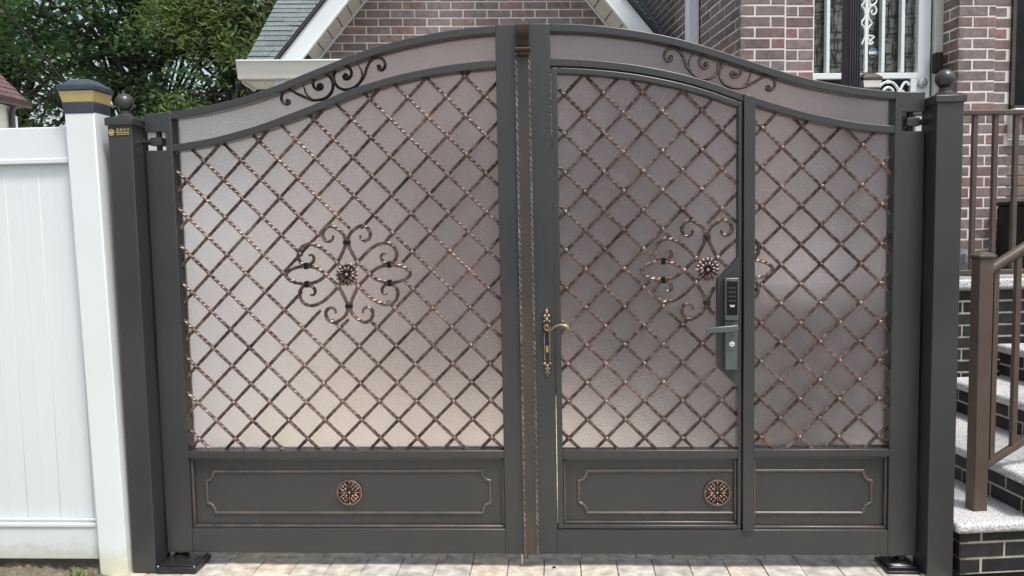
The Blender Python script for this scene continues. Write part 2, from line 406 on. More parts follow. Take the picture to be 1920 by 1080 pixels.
class MB:
    def __init__(s):
        s.v = []; s.f = []; s.w = []; s.n = 0

    def add(s, verts, faces, wear=None):
        verts = np.asarray(verts, float)
        s.v.append(verts)
        s.w.append(np.zeros(len(verts)) if wear is None else np.asarray(wear, float))
        s.f += [[i + s.n for i in f] for f in faces]
        s.n += len(verts)
        return s

    def box(s, x0, x1, y0, y1, z0, z1):
        v = [(x0, y0, z0), (x1, y0, z0), (x1, y1, z0), (x0, y1, z0), (x0, y0, z1), (x1, y0, z1), (x1, y1, z1), (x0, y1, z1)]
        return s.add(v, [(0, 3, 2, 1), (4, 5, 6, 7), (0, 1, 5, 4), (1, 2, 6, 5), (2, 3, 7, 6), (3, 0, 4, 7)])

    def hexa(s, v):
        return s.add(v, [(0, 3, 2, 1), (4, 5, 6, 7), (0, 1, 5, 4), (1, 2, 6, 5), (2, 3, 7, 6), (3, 0, 4, 7)])

    def prism(s, poly, y0, y1):
        """polygon in (x,z) extruded in y"""
        n = len(poly)
        v = [(x, y0, z) for x, z in poly] + [(x, y1, z) for x, z in poly]
        f = [list(range(n)), list(range(2 * n - 1, n - 1, -1))]
        for i in range(n):
            j = (i + 1) % n
            f.append((i, i + n, j + n, j))
        return s.add(v, f)

    def band(s, xs, zlo, zhi, y0, y1):
        """strip between two curves over xs, extruded in y"""
        n = len(xs)
        v = []
        for y in (y0, y1):
            v += [(x, y, a) for x, a in zip(xs, zlo)]
            v += [(x, y, a) for x, a in zip(xs, zhi)]
        f = []
        for i in range(n - 1):
            f.append((i, i + 1, n + i + 1, n + i))
            f.append((2 * n + i, 3 * n + i, 3 * n + i + 1, 2 * n + i + 1))
            f.append((i, 2 * n + i, 2 * n + i + 1, i + 1))
            f.append((n + i, n + i + 1, 3 * n + i + 1, 3 * n + i))
        f.append((0, n, 3 * n, 2 * n))
        f.append((n - 1, 3 * n - 1, 4 * n - 1, 2 * n - 1))
        return s.add(v, f)

    def lathe(s, prof, c, axis='z', n=24):
        """prof: (radius, height) list"""
        c = np.asarray(c, float)
        v = []
        for r, h in prof:
            for k in range(n):
                a = 2 * math.pi * k / n
                p = (r * math.cos(a), r * math.sin(a), h)
                if axis == 'y':
                    p = (p[0], h, p[1])
                elif axis == 'x':
                    p = (h, p[0], p[1])
                v.append(c + p)
        f = []
        for i in range(len(prof) - 1):
            for k in range(n):
                k2 = (k + 1) % n
                q = (i * n + k, i * n + k2, (i + 1) * n + k2, (i + 1) * n + k)
                f.append(q if axis != 'y' else q[::-1])
        f.append(list(range(n))[::-1] if axis != 'y' else list(range(n)))
        e = (len(prof) - 1) * n
        f.append([e + k for k in range(n)] if axis != 'y' else [e + k for k in range(n)][::-1])
        return s.add(v, f)

    def ball(s, c, r, n=12, m=8, sc=(1, 1, 1), wear=None):
        v = []
        c = np.asarray(c, float)
        for i in range(1, m):
            a = math.pi * i / m
            for k in range(n):
                b = 2 * math.pi * k / n
                v.append(c + np.array((math.sin(a) * math.cos(b) * sc[0], math.sin(a) * math.sin(b) * sc[1], math.cos(a) * sc[2])) * r)
        v.append(c + np.array((0, 0, r * sc[2]))); v.append(c - np.array((0, 0, r * sc[2])))
        f = []
        for i in range(m - 2):
            for k in range(n):
                k2 = (k + 1) % n
                f.append((i * n + k, (i + 1) * n + k, (i + 1) * n + k2, i * n + k2))
        t = (m - 1) * n
        for k in range(n):
            k2 = (k + 1) % n
            f.append((t, k, k2)); f.append((t + 1, (m - 2) * n + k2, (m - 2) * n + k))
        return s.add(v, f, [1.0 if wear is None else wear] * len(v))

    def tube(s, pts, rad, n=8, ref=(0, 1, 0), twist=0.0, valley=1.0, sq=(1, 1), wear=None, closed=False):
        """sweep; rad scalar or list; with valley<1 the section is a star of n/2 ridges twisting along the run"""
        P = np.asarray(pts, float)
        N = len(P)
        T = np.empty_like(P)
        T[1:-1] = P[2:] - P[:-2]; T[0] = P[1] - P[0]; T[-1] = P[-1] - P[-2]
        if closed:
            T[0] = T[-1] = P[1] - P[-2]
        T /= np.linalg.norm(T, axis=1)[:, None] + 1e-12
        ref = np.asarray(ref, float)
        B = np.cross(T, ref); B /= np.linalg.norm(B, axis=1)[:, None] + 1e-12
        Nn = np.cross(B, T)
        rad = np.full(N, rad) if np.isscalar(rad) else np.asarray(rad, float)
        ds = np.concatenate([[0], np.cumsum(np.linalg.norm(P[1:] - P[:-1], axis=1))])
        V = np.empty((N, n, 3)); W = np.zeros((N, n))
        for k in range(n):
            a = 2 * math.pi * k / n + twist * ds
            m = valley if (k % 2) else 1.0
            V[:, k] = P + (np.cos(a) * rad * m * sq[0])[:, None] * B + (np.sin(a) * rad * m * sq[1])[:, None] * Nn
            W[:, k] = (0.0 if (k % 2) else 1.0) if valley < 1 else (0.5 if wear is None else wear)
        f = []
        for i in range(N - 1):
            o = i * n
            for k in range(n):
                k2 = (k + 1) % n
                f.append((o + k, o + n + k, o + n + k2, o + k2))
        if not closed:
            f.append([k for k in range(n)])
            f.append([(N - 1) * n + k for k in range(n)][::-1])
        return s.add(V.reshape(-1, 3), f, W.reshape(-1))

    def arrays(s):
        return np.concatenate(s.v), s.f, np.concatenate(s.w)

    def build(s, name, material, parent=None, smooth=False, bevel=0.0, origin=None, segs=2, seg_angle=40):
        v, f, wr = s.arrays()
        c = np.asarray(origin, float) if origin is not None else (v.min(0) + v.max(0)) / 2
        me = bpy.data.meshes.new(name)
        me.from_pydata((v - c).tolist(), [], f)
        if wr.any():
            a = me.attributes.new('wear', 'FLOAT', 'POINT')
            a.data.foreach_set('value', wr.astype(np.float32))
        bm = bmesh.new(); bm.from_mesh(me)
        bmesh.ops.recalc_face_normals(bm, faces=bm.faces)
        bm.to_mesh(me); bm.free()
        me.materials.append(material)
        if smooth:
            me.shade_smooth()
            me.set_sharp_from_angle(angle=R(seg_angle))
        o = place(name, me, c, parent)
        if bevel:
            m = o.modifiers.new('edge', 'BEVEL'); m.width = bevel; m.segments = segs; m.limit_method = 'ANGLE'; m.angle_limit = R(35)
            me.shade_smooth(); me.set_sharp_from_angle(angle=R(60))
        return o


def place(name, me, c, parent=None, rot=None, scale=None):
    o = bpy.data.objects.new(name, me)
    COL.objects.link(o)
    c = np.asarray(c, float)
    if parent is not None:
        o.parent = parent
        o.location = c - WO[parent.name]
    else:
        o.location = c
    if rot is not None:
        o.rotation_euler = rot
    if scale is not None:
        o.scale = scale
    WO[o.name] = c
    return o


def thing(name, loc, label, cat, group=None):
    o = place(name, None, loc)
    o['label'] = label; o['category'] = cat
    if group:
        o['group'] = group
    o.empty_display_size = 0.1
    return o


def tag(o, label=None, cat=None, group=None, kind=None):
    if label: o['label'] = label
    if cat: o['category'] = cat
    if group: o['group'] = group
    if kind: o['kind'] = kind
    return o


def catmull(pts, step=0.006, closed=False):
    P = np.asarray(pts, float)
    if closed:
        Q = np.vstack([P[-1], P, P[0], P[1]])
    else:
        Q = np.vstack([2 * P[0] - P[1], P, 2 * P[-1] - P[-2]])
    out = []
    for i in range(1, len(Q) - 2):
        p0, p1, p2, p3 = Q[i - 1], Q[i], Q[i + 1], Q[i + 2]
        n = max(2, int(np.linalg.norm(p2 - p1) / step))
        for k in range(n):
            t = k / n
            out.append(0.5 * ((2 * p1) + (-p0 + p2) * t + (2 * p0 - 5 * p1 + 4 * p2 - p3) * t * t + (-p0 + 3 * p1 - 3 * p2 + p3) * t ** 3))
    out.append(Q[-2])
    return np.array(out)


def pixel_at(x, y, Y):
    d = _f + _r * ((x - 960) / FPX) - _u * ((y - 540) / FPX)
    return CAM_LOC + d * ((Y - CAM_LOC.y) / d.y)


def chamfer_mesh(name, material, ch=0.06):
    """unit brick: x,z in -0.5..0.5, front at y=0 (facing -y), back y=1, chamfered front rim (absolute after scaling is small)"""
    a, bz = 0.5, 0.5
    cx, cz = ch * 0.33, ch
    v = [(-a, 1, -bz), (a, 1, -bz), (a, 1, bz), (-a, 1, bz),
         (-a, .06, -bz), (a, .06, -bz), (a, .06, bz), (-a, .06, bz),
         (-a + cx, 0, -bz + cz), (a - cx, 0, -bz + cz), (a - cx, 0, bz - cz), (-a + cx, 0, bz - cz)]
    f = [(3, 2, 1, 0)]
    for i in range(4):
        j = (i + 1) % 4
        f.append((i, j, 4 + j, 4 + i)); f.append((4 + i, 4 + j, 8 + j, 8 + i))
    f.append((8, 9, 10, 11))
    me = bpy.data.meshes.new(name)
    me.from_pydata(v, [], f)
    bm = bmesh.new(); bm.from_mesh(me); bmesh.ops.recalc_face_normals(bm, faces=bm.faces); bm.to_mesh(me); bm.free()
    me.materials.append(material)
    return me


BRICKME = chamfer_mesh('brick', BRICK, 0.05)
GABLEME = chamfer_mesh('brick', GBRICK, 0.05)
BLACKME = chamfer_mesh('brick', BLACKB, 0.05)
CH = 0.0677
CJ = 0.0105
BL = 0.2032


def brick_wall(wall, p0, yaw, length, z0, z1, keep=None, me=BRICKME, mass=BRICKI, start=0.0, visible=None, course0=0,
               proud=-0.0035, clip=None):
    """bricks on a wall face starting at p0 (x,y) running along yaw; front normal is the run turned by -90 degrees.
    keep(u,z): whether a brick stands there; bricks in sight are objects, the rest one mass."""
    ux, uy = math.cos(yaw), math.sin(yaw)
    nx, ny = uy, -ux                       # outward normal
    mass_mb = MB(); cnt = 0
    k = 0
    z = z0
    while z < z1 - 0.02:
        h = min(CH - CJ, z1 - z - 0.004)
        u = -((k + course0) % 2) * BL / 2 + start
        while u < length:
            a, b = max(u, 0.0), min(u + BL - CJ, length)
            u += BL
            if clip:
                a, b = clip(a, b, z + h)
            if b - a < 0.02:
                continue
            um, zm = (a + b) / 2, z + CJ / 2 + h / 2
            if keep and not keep(um, zm, a, b):
                continue
            jit = random.uniform(-0.0015, 0.0015)
            d = 0.03
            P = np.array((p0[0] + ux * um + nx * (proud + jit), p0[1] + uy * um + ny * (proud + jit), zm))
            if in_frame(P, 60) and (visible is None or visible(P)) and cnt < 290:
                cnt += 1
                place('brick', me, P, wall, (0, 0, yaw), (b - a, d, h))
            else:
                hx, hz = (b - a) / 2, h / 2
                v = []
                for dy in (0.0, d):
                    for sx, sz in ((-1, -1), (1, -1), (1, 1), (-1, 1)):
                        v.append((P[0] + ux * hx * sx - nx * dy, P[1] + uy * hx * sx - ny * dy, zm + hz * sz))
                mass_mb.add(v, [(0, 1, 2, 3), (0, 4, 5, 1), (1, 5, 6, 2), (2, 6, 7, 3), (3, 7, 4, 0)])
        z += CH
        k += 1
    if mass_mb.n:
        tag(mass_mb.build('bricks', mass, wall), kind='stuff')


# ------------------------------------------------------------------ the setting: ground
g = MB().box(-150, 150, -60, 250, -0.5, -0.035).build('ground', SOIL)
tag(g, kind='structure')
road = MB().box(-150, 150, -14, -5.2, -0.4, -0.16 + 0.13).build('road', ASPHALT); tag(road, kind='structure')
walk = MB().box(-150, 150, -4.9, -2.62, -0.4, -0.006).build('sidewalk', CONCRETE, bevel=0.01); tag(walk, kind='structure')
kerb = MB().box(-150, 150, -5.15, -4.9, -0.4, 0.0).build('kerb', CONCRETE, bevel=0.015); tag(kerb, kind='structure')

drive = MB().box(-2.0, 1.62, -2.6, 0.23, -0.2, -0.012).box(-2.75, 1.62, 0.231, 13.0, -0.2, -0.012).build('driveway', JOINT); tag(drive, kind='structure')
PAVME = {}


def paver_mesh():
    bm = bmesh.new()
    bmesh.ops.create_cube(bm, size=1.0)
    for v in bm.verts:
        v.co.z *= 1.0
    bmesh.ops.bevel(bm, geom=[e for e in bm.edges if all(v.co.z > 0 for v in e.verts)], offset=0.035, segments=2, affect='EDGES', profile=0.6)
    me = bpy.data.meshes.new('paver'); bm.to_mesh(me); bm.free()
    me.materials.append(PAV)
    me.shade_smooth(); me.set_sharp_from_angle(angle=R(50))
    return me


PME = paver_mesh()
pm = MB()


def paver(x0, x1, y0, y1, force=False):
    j = 0.004
    x0 += j / 2; x1 -= j / 2; y0 += j / 2; y1 -= j / 2
    top = random.uniform(-0.003, 0.003)
    c = ((x0 + x1) / 2, (y0 + y1) / 2, top - 0.03)
    if force or in_frame((c[0], y1, 0), 30) and -0.4 < y0 < 0.4:
        place('paver', PME, c, drive, (random.uniform(-.004, .004), random.uniform(-.004, .004), random.uniform(-.006, .006)), (x1 - x0, y1 - y0, 0.06))
    else:
        b = 0.006
        v = [(x0, y0, top - .05), (x1, y0, top - .05), (x1, y1, top - .05), (x0, y1, top - .05),
             (x0, y0, top - b), (x1, y0, top - b), (x1, y1, top - b), (x0, y1, top - b),
             (x0 + b, y0 + b, top), (x1 - b, y0 + b, top), (x1 - b, y1 - b, top), (x0 + b, y1 - b, top)]
        f = [(8, 9, 10, 11)]
        for i in range(4):
            k = (i + 1) % 4
            f.append((i, k, 4 + k, 4 + i)); f.append((4 + i, 4 + k, 8 + k, 8 + i))
        pm.add(v, f)


x = -1.985
while x < 1.60:                                             # soldier course under the gate
    wd = 0.159 + random.uniform(-0.002, 0.002)
    paver(x, min(x + wd, 1.615), -0.145, 0.100)
    x += wd
rows = [(0.100, 0.222)] + [(0.222 + i * 0.163, 0.222 + (i + 1) * 0.163) for i in range(76)]
rows += [(-0.145 - (i + 1) * 0.163, -0.145 - i * 0.163) for i in range(15)]
for y0, y1 in rows:
    xl_ = -1.985 if y0 < 0.2 else -2.74
    x = xl_ - random.uniform(0, 0.1)
    while x < 1.60:
        wd = random.choice((0.122, 0.245, 0.163, 0.245))
        if min(x + wd, 1.615) - max(x, xl_) > 0.03:
            paver(max(x, xl_), min(x + wd, 1.615), y0, y1)
        x += wd
tag(pm.build('pavers', PAVI, drive), kind='stuff')
dot = MB().lathe([(0.0075, 0), (0.0075, 0.0015), (0.004, 0.0012)], (-0.035, 0.0, 0.0022), n=12).build('pin_hole', BLACKPL, drive)


def soil_patch(x0, x1, y0, y1, n, m, h, name):
    xs = np.linspace(x0, x1, n); ys = np.linspace(y0, y1, m)
    v = []
    rr = RNG.random((m, n))
    from mathutils import noise as mn
    for j, yy in enumerate(ys):
        for i, xx in enumerate(xs):
            z = mn.noise((xx * 9, yy * 9, 1.3)) * .6 + abs(mn.noise((xx * 24, yy * 24, 4.0))) * .55 + abs(mn.noise((xx * 60, yy * 60, 9.0))) * .28
            v.append((xx, yy, -0.008 + h * z + (rr[j, i] - .5) * h * .10))
    f = [(j * n + i, j * n + i + 1, (j + 1) * n + i + 1, (j + 1) * n + i) for j in range(m - 1) for i in range(n - 1)]
    o = MB().add(v, f).build(name, SOIL, smooth=True, seg_angle=80)
    tag(o, kind='structure')
    return o


soil_patch(-3.9, -1.995, -0.75, 0.45, 300, 170, 0.06, 'soil')

# weeds in the soil
wd_ = MB()
for k in range(46):
    bx, by = -2.10 + random.gauss(0, 0.035), -0.135 + random.gauss(0, 0.025)
    a = random.uniform(0, 6.28); h = random.uniform(0.018, 0.048); ww = random.uniform(0.002, 0.005)
    dx, dy = math.cos(a) * h * .8, math.sin(a) * h * .8
    z = 0.0
    wd_.add([(bx - ww * math.sin(a), by + ww * math.cos(a), z), (bx + ww * math.sin(a), by - ww * math.cos(a), z),
             (bx + dx * .6 + ww * math.sin(a) * .8, by + dy * .6 - ww * math.cos(a) * .8, z + h * .7), (bx + dx, by + dy, z + h),
             (bx + dx * .6 - ww * math.sin(a) * .8, by + dy * .6 + ww * math.cos(a) * .8, z + h * .7)], [(0, 1, 2, 3, 4)])
o = wd_.build('weed_tuft', WEED)
tag(o, 'small green weeds sprouting from the soil beside the white fence post', 'weeds', kind='stuff')

# ------------------------------------------------------------------ brick house (built square, then turned 7 degrees)
YG, YB, PORCHZ = 3.70, 1.80, 1.145
HROT[0] = True
house = thing('brick_house', (0, YG, 0), 'brown brick house with white gable trim and storm door behind the gate', 'house')
APX, APZ = -0.428, 4.713      # rake meeting point on the outer fascia line (x, z)
SLP = 1.19                    # dz/dx of the rakes
BX = 1.164


def rake_z(x, off=0.0):       # z of the fascia outer line at x
    return APZ - SLP * abs(x - APX) - off


gw = MB().box(-2.02, BX, YG + 0.006, YG + 0.30, 0, 2.60).prism([(-2.02, 2.60), (BX, 2.60), (BX, 2.62), (APX, APZ - .22), (-2.02, 2.66)], YG + 0.0065, YG + 0.30).build('gable_wall', MORTAR, house)
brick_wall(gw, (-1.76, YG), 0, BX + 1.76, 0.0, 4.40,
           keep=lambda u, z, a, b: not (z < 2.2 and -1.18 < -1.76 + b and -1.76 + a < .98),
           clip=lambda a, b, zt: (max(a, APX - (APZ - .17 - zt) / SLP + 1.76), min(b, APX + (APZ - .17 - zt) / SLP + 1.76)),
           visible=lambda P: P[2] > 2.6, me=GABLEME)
gd = MB().box(-1.10, 0.90, YG - .020, YG - .002, 0.01, 2.16).build('assumed_garage_door', GDOOR, house, bevel=.003)  # unseen door, assumed: added to darken the view through the gate sheets
for i in range(4):
    for j in range(4):
        MB().box(-1.06 + i * .49, -.65 + i * .49, YG - .027, YG - .0205, .06 + j * .53, .50 + j * .53).build('door_panel', GDOOR, gd, bevel=.005)
MB().box(-1.18, -1.102, YG - .024, YG - .002, 0, 2.24).box(.902, .98, YG - .024, YG - .002, 0, 2.24).box(-1.102, .902, YG - .024, YG - .002, 2.165, 2.24).build('door_casing', DARKFRAME, gd, bevel=.004)
MB().box(-2.02, -1.772, YG - 0.014, YG + 0.005, 0, 2.97).build('corner_panel', CREAM, house)
# main roof facing the street, broken by the gable
YE, ZE, MS = 3.25, 2.812, 0.64
mang = math.atan(MS)
cm_, sm_a = math.cos(mang), math.sin(mang)
rl = 3.2


def roof_edge(z, side):
    d = max(0.0, (APZ + .02 - z) / SLP)
    return APX - d + .03 if side < 0 else APX + d - .03


XV = -2.244
roof = MB()
for side in (-1, 1):
    n = 12
    for i in range(n):
        s0, s1 = rl * i / n, rl * (i + 1) / n
        za, zb2 = ZE + s0 * sm_a, ZE + s1 * sm_a
        ya, yb2 = YE + s0 * cm_, YE + s1 * cm_
        if side < 0:
            l0, l1, r0, r1 = XV, XV, roof_edge(za, -1), roof_edge(zb2, -1)
        else:
            l0, l1, r0, r1 = roof_edge(za, 1), roof_edge(zb2, 1), BX - .004, BX - .004
        if r0 - l0 < .01:
            continue
        roof.hexa([(l0, ya, za - .045), (r0, ya, za - .045), (r1, yb2, zb2 - .045), (l1, yb2, zb2 - .045),
                   (l0, ya, za - .018), (r0, ya, za - .018), (r1, yb2, zb2 - .018), (l1, yb2, zb2 - .018)])
roof = roof.build('roof', SOFFITDARK, house)


def tab_mesh():
    v = [(-.5, 0, 0), (.5, 0, 0), (.5, 1, 0), (-.5, 1, 0), (-.5, 0, 1), (.5, 0, 1), (.5, 1, 0.12), (-.5, 1, 0.12)]
    me = bpy.data.meshes.new('shingle')
    me.from_pydata(v, [], [(0, 3, 2, 1), (4, 5, 6, 7), (0, 1, 5, 4), (1, 2, 6, 5), (2, 3, 7, 6), (3, 0, 4, 7)])
    me.materials.append(SHIN)
    return me


TAB = tab_mesh()
EXPO = 0.118
shm = MB()
for side in (-1, 1):
    for i in range(int(rl / EXPO)):
        s0 = i * EXPO
        z_ = ZE - .016 + s0 * sm_a
        lo, hi = (XV - .012, roof_edge(z_, -1)) if side < 0 else (roof_edge(z_, 1), BX - .006)
        xx = lo - random.uniform(0, .15)
        while xx < hi:
            wdt = random.choice((0.13, 0.19, 0.24, 0.30))
            a, b = max(xx, lo), min(xx + wdt - .002, hi)
            xx += wdt
            if b - a < 0.02:
                continue
            th = random.uniform(0.008, 0.015)
            so_ = s0 + random.uniform(-.002, .002)
            P = np.array(((a + b) / 2, YE + so_ * cm_, ZE - .0175 + so_ * sm_a))
            if in_frame(P, 20):
                place('shingle', TAB, P, roof, (mang, 0, 0), (b - a, EXPO * 1.25, th))
            else:
                L_ = EXPO * 1.25
                shm.hexa([(lx, P[1] + ly * cm_ - lz * sm_a, P[2] + ly * sm_a + lz * cm_) for lx, ly, lz in
                         ((a, 0, 0), (b, 0, 0), (b, L_, 0), (a, L_, 0), (a, 0, th), (b, 0, th), (b, L_, th * .12), (a, L_, th * .12))])
if shm.n:
    tag(shm.build('shingles', SHINI, roof), kind='stuff')
for k in range(14):                                              # step flashing where the roof meets the side wall
    s0 = k * .2
    MB().hexa([(BX - .03, YE + s0 * cm_, ZE + s0 * sm_a + .004), (BX - .008, YE + s0 * cm_, ZE + s0 * sm_a + .004), (BX - .008, YE + (s0 + .19) * cm_, ZE + (s0 + .19) * sm_a + .004), (BX - .03, YE + (s0 + .19) * cm_, ZE + (s0 + .19) * sm_a + .004),
               (BX - .012, YE + s0 * cm_, ZE + s0 * sm_a + .045), (BX - .008, YE + s0 * cm_, ZE + s0 * sm_a + .045), (BX - .008, YE + (s0 + .19) * cm_, ZE + (s0 + .19) * sm_a + .045), (BX - .012, YE + (s0 + .19) * cm_, ZE + (s0 + .19) * sm_a + .045)]).build('step_flashing', FLASH, roof)

# gable roof slabs, rake fascia, soffit
for sgn in (-1, 1):
    xe = -2.045 if sgn < 0 else 1.12                                   # foot of the rake
    yf, yb = YG - 0.40, 6.4
    ze = rake_z(xe)
    up = 0.04
    MB().hexa([(APX, yf - .02, APZ), (APX, yb, APZ), (xe, yb, ze), (xe, yf - .02, ze),
               (APX, yf - .02, APZ + up), (APX, yb, APZ + up), (xe, yb, ze + up), (xe, yf - .02, ze + up)]).build('rake_roof', SOFFITDARK, house)
    fw = 0.213                                                         # vertical height of the fascia board
    MB().hexa([(APX, yf, APZ - fw - .004), (APX, yf + .025, APZ - fw - .004), (xe, yf + .025, ze - fw - .004), (xe, yf, ze - fw - .004),
               (APX, yf, APZ - .004), (APX, yf + .025, APZ - .004), (xe, yf + .025, ze - .004), (xe, yf, ze - .004)]).build('rake_fascia', TRIM, house, bevel=0.004)
    MB().tube([(APX, yf - .004, APZ - fw - .002), (xe, yf - .004, ze - fw - .002)], 0.012, n=8).build('fascia_lip', TRIM, house, smooth=True)
    n = 17
    xw = -1.80 if sgn < 0 else xe
    for i in range(n):
        a, b = i / n, (i + 1) / n - 0.006
        x0, x1 = APX + (xw - APX) * a, APX + (xw - APX) * b
        z0, z1 = rake_z(x0, fw - .012), rake_z(x1, fw - .012)
        MB().hexa([(x0, yf + .027, z0), (x0, YG - .001, z0), (x1, YG - .001, z1), (x1, yf + .027, z1),
                   (x0, yf + .027, z0 + .012), (x0, YG - .001, z0 + .012), (x1, YG - .001, z1 + .012), (x1, yf + .027, z1 + .012)]).build('soffit_board', CREAM, house)
    MB().hexa([(APX, yf + .026, APZ - fw + .022), (APX, YG, APZ - fw + .022), (xe, YG, ze - fw + .022), (xe, yf + .026, ze - fw + .022),
               (APX, yf + .026, APZ - fw + .03), (APX, YG, APZ - fw + .03), (xe, YG, ze - fw + .03), (xe, yf + .026, ze - fw + .03)]).build('soffit_backing', SOFFITDARK, house)
    zw = rake_z(xw)
    MB().tube([(APX, YG - .010, APZ - fw - .005), (xw, YG - .010, zw - fw - .005)], 0.012, n=8).build('trim_bead', TRIM, house, smooth=True)

# gutter with its profile swept along x
gz, gy = 2.808, 3.22
prof = [(gy + .11, gz), (gy + .11, gz - .130), (gy + .035, gz - .130), (gy + .028, gz - .100), (gy + .006, gz - .036), (gy - .004, gz - .012), (gy - .008, gz), (gy + .012, gz + .002), (gy + .016, gz - .012), (gy + .03, gz - .08), (gy + .04, gz - .12), (gy + .10, gz - .12), (gy + .10, gz)]
gm = MB()
x0, x1 = -2.313, -1.50
n = len(prof)
gm.add([(x0, a, b) for a, b in prof] + [(x1, a, b) for a, b in prof],
       [(i, (i + 1) % n, n + (i + 1) % n, n + i) for i in range(n)])
gut = gm.build('gutter', GUTTER, house)
v = [(x0 - .004, a, b) for a, b in prof[:7]] + [(x0, a, b) for a, b in prof[:7]]
MB().add(v, [list(range(7)), list(range(13, 6, -1))] + [(i, (i + 1) % 7, 7 + (i + 1) % 7, 7 + i) for i in range(7)]).build('end_cap', GUTTER, gut)
MB().box(x0 - .002, x1, gy - .014, gy - .002, gz - .008, gz + .006).build('gutter_lip', TRIM, gut, bevel=.003)
MB().box(-2.29, x1, gy + .112, YG - .016, gz - .130, gz - .120).build('eave_soffit', CREAM, house)
for i in range(6):
    xx = -2.285 + i * 0.148
    MB().box(xx, min(xx + .143, x1), gy + .115, YG - .017, gz - .140, gz - .131).build('soffit_board', CREAM, house)
MB().box(-2.306, -2.288, gy + .10, YG, gz - .155, gz - .03).build('eave_fascia', GUTTER, house, bevel=.004)

# entrance bay: side wall (faces left) and front wall
bay = MB().box(BX + .006, 1.459, YB + .006, 7.0, 0, 4.6).build('bay_wall', MORTAR, house)
brick_wall(bay, (BX, 7.0), -math.pi / 2, 7.0 - YB, 0.0, 4.6, visible=lambda P: P[2] > 2.35 and P[1] < 4.6, start=(7.0 - YB) % BL - BL, course0=1)
brick_wall(bay, (BX, YB), 0, 0.287, 0.0, 4.6, visible=lambda P: P[2] > 2.2, start=0.0)
rv = MB().box(1.4595, 1.652, YB + .026, YB + .25, 0, 4.6).build('reveal', MORTAR, house)
brick_wall(rv, (1.470, YB + .02), 0, 0.176, 0.0, 4.6, visible=lambda P: P[2] > 2.2, start=-0.02)
# downspout on the side wall
dso = MB().box(BX - .090, BX - .002, 2.65, 2.725, 0, 4.6).build('downspout', TRIM, house, bevel=0.008)
for xx in (BX - .070, BX - .046, BX - .022):
    MB().box(xx - .0035, xx + .0035, 2.6455, 2.6495, 0.05, 4.58).build('flute', TRIM, dso, bevel=.001)

# pier right of the door
pier = MB().box(2.595, 2.836, YB + .006, 2.4, PORCHZ, 4.6).box(2.80, 2.962, YB + .040, 2.4, PORCHZ, 4.6).box(2.90, 5.2, YB + .05, 2.4, PORCHZ, 1.99).build('pier_wall', MORTAR, house)
brick_wall(pier, (2.589, YB), 0, 0.247, PORCHZ, 4.5, start=0.0)
brick_wall(pier, (2.589, YB + .55), -math.pi / 2, 0.55, PORCHZ, 4.5, start=-.06, course0=1)
brick_wall(pier, (2.852, YB + .034), 0, 0.108, PORCHZ, 4.5, keep=lambda u, z, a, b: z > 1.98, start=-.11)
brick_wall(pier, (2.852, YB + .034), 0, 2.3, PORCHZ, 1.96, start=-.05)
win = MB().box(2.964, 2.987, YB + .02, YB + .10, 2.185, 4.2).box(2.964, 4.4, YB + .02, YB + .10, 2.185, 2.21).box(4.38, 4.4, YB + .02, YB + .1, 2.21, 4.2).build('window', DARKFRAME, house)
MB().box(2.987, 4.38, YB + .07, YB + .08, 2.21, 4.2).build('pane', DARKGLASS, win)
MB().box(2.960, 4.5, YB - .035, YB + .1, 2.142, 2.184).build('sill', TRIM, win, bevel=.006)
xx = 2.964
while xx < 4.4:
    place('brick', BRICKME, (xx + .0285, YB - .012, 2.075), win, (0, 0, 0), (0.057, 0.09, 0.112)); xx += CH
MB().box(2.960, 4.5, YB + .0, YB + .06, 2.0, 2.1415).build('sill_mortar', MORTAR, win)

# storm door -------------------------------------------------------------
YD = 2.0
door = MB().box(1.654, 1.690, YD - .05, YD + .08, PORCHZ, 4.3).box(2.537, 2.594, YD - .03, YD + .08, PORCHZ, 4.3).box(1.654, 2.594, YD - .028, YD + .08, 4.1, 4.3).build('storm_door', CASING, house, bevel=.004)
MB().box(1.692, 1.712, YD, YD + .04, PORCHZ, 4.1).box(2.440, 2.525, YD, YD + .04, PORCHZ, 4.1).box(1.712, 2.440, YD, YD + .04, 2.418, 2.456).build('leaf_frame', TRIM, door, bevel=.003)
MB().box(2.322, 2.347, YD, YD + .04, 2.457, 4.1).box(1.814, 1.838, YD, YD + .04, 2.457, 4.1).box(2.188, 2.212, YD, YD + .04, 2.457, 4.1).build('mullion', TRIM, door, bevel=.003)
MB().box(1.712, 2.440, YD, YD + .04, PORCHZ, 1.27).box(1.712, 1.75, YD, YD + .04, 1.27, 2.417).box(2.395, 2.439, YD, YD + .04, 1.27, 2.417).build('leaf_panel', TRIM, door, bevel=.003)
MB().box(1.75, 2.395, YD + .03, YD + .034, 1.27, 2.417).build('lower_pane', DARKGLASS, door)
MB().box(2.526, 2.536, YD + .01, YD + .03, PORCHZ, 4.1).build('seal', BLACKPL, door)
MB().box(1.712, 2.440, YD + .052, YD + .056, 2.457, 4.1).build('patterned_pane', DOORGLASS, door)
tm = MB()
rs = random.Random(3)
for k in range(330):                                          # short crossing threads printed in the glass
    cx, cz = rs.uniform(1.72, 2.43), rs.uniform(2.46, 3.05)
    l = rs.uniform(.018, .055)
    t_ = rs.uniform(.0010, .0022)
    if rs.random() < .6:
        tm.box(cx - l, cx + l, YD + .048, YD + .0505, cz - t_, cz + t_)
    else:
        tm.box(cx - t_, cx + t_, YD + .047, YD + .0495, cz - l, cz + l)
tag(tm.build('glass_threads', THREAD, door), kind='stuff')
# white centre bar with scrollwork
cbx, cby = 2.075, YD - .012
MB().box(cbx - .010, cbx + .010, cby - .009, cby + .009, 2.457, 4.1).build('guard_bar', TRIM, door)


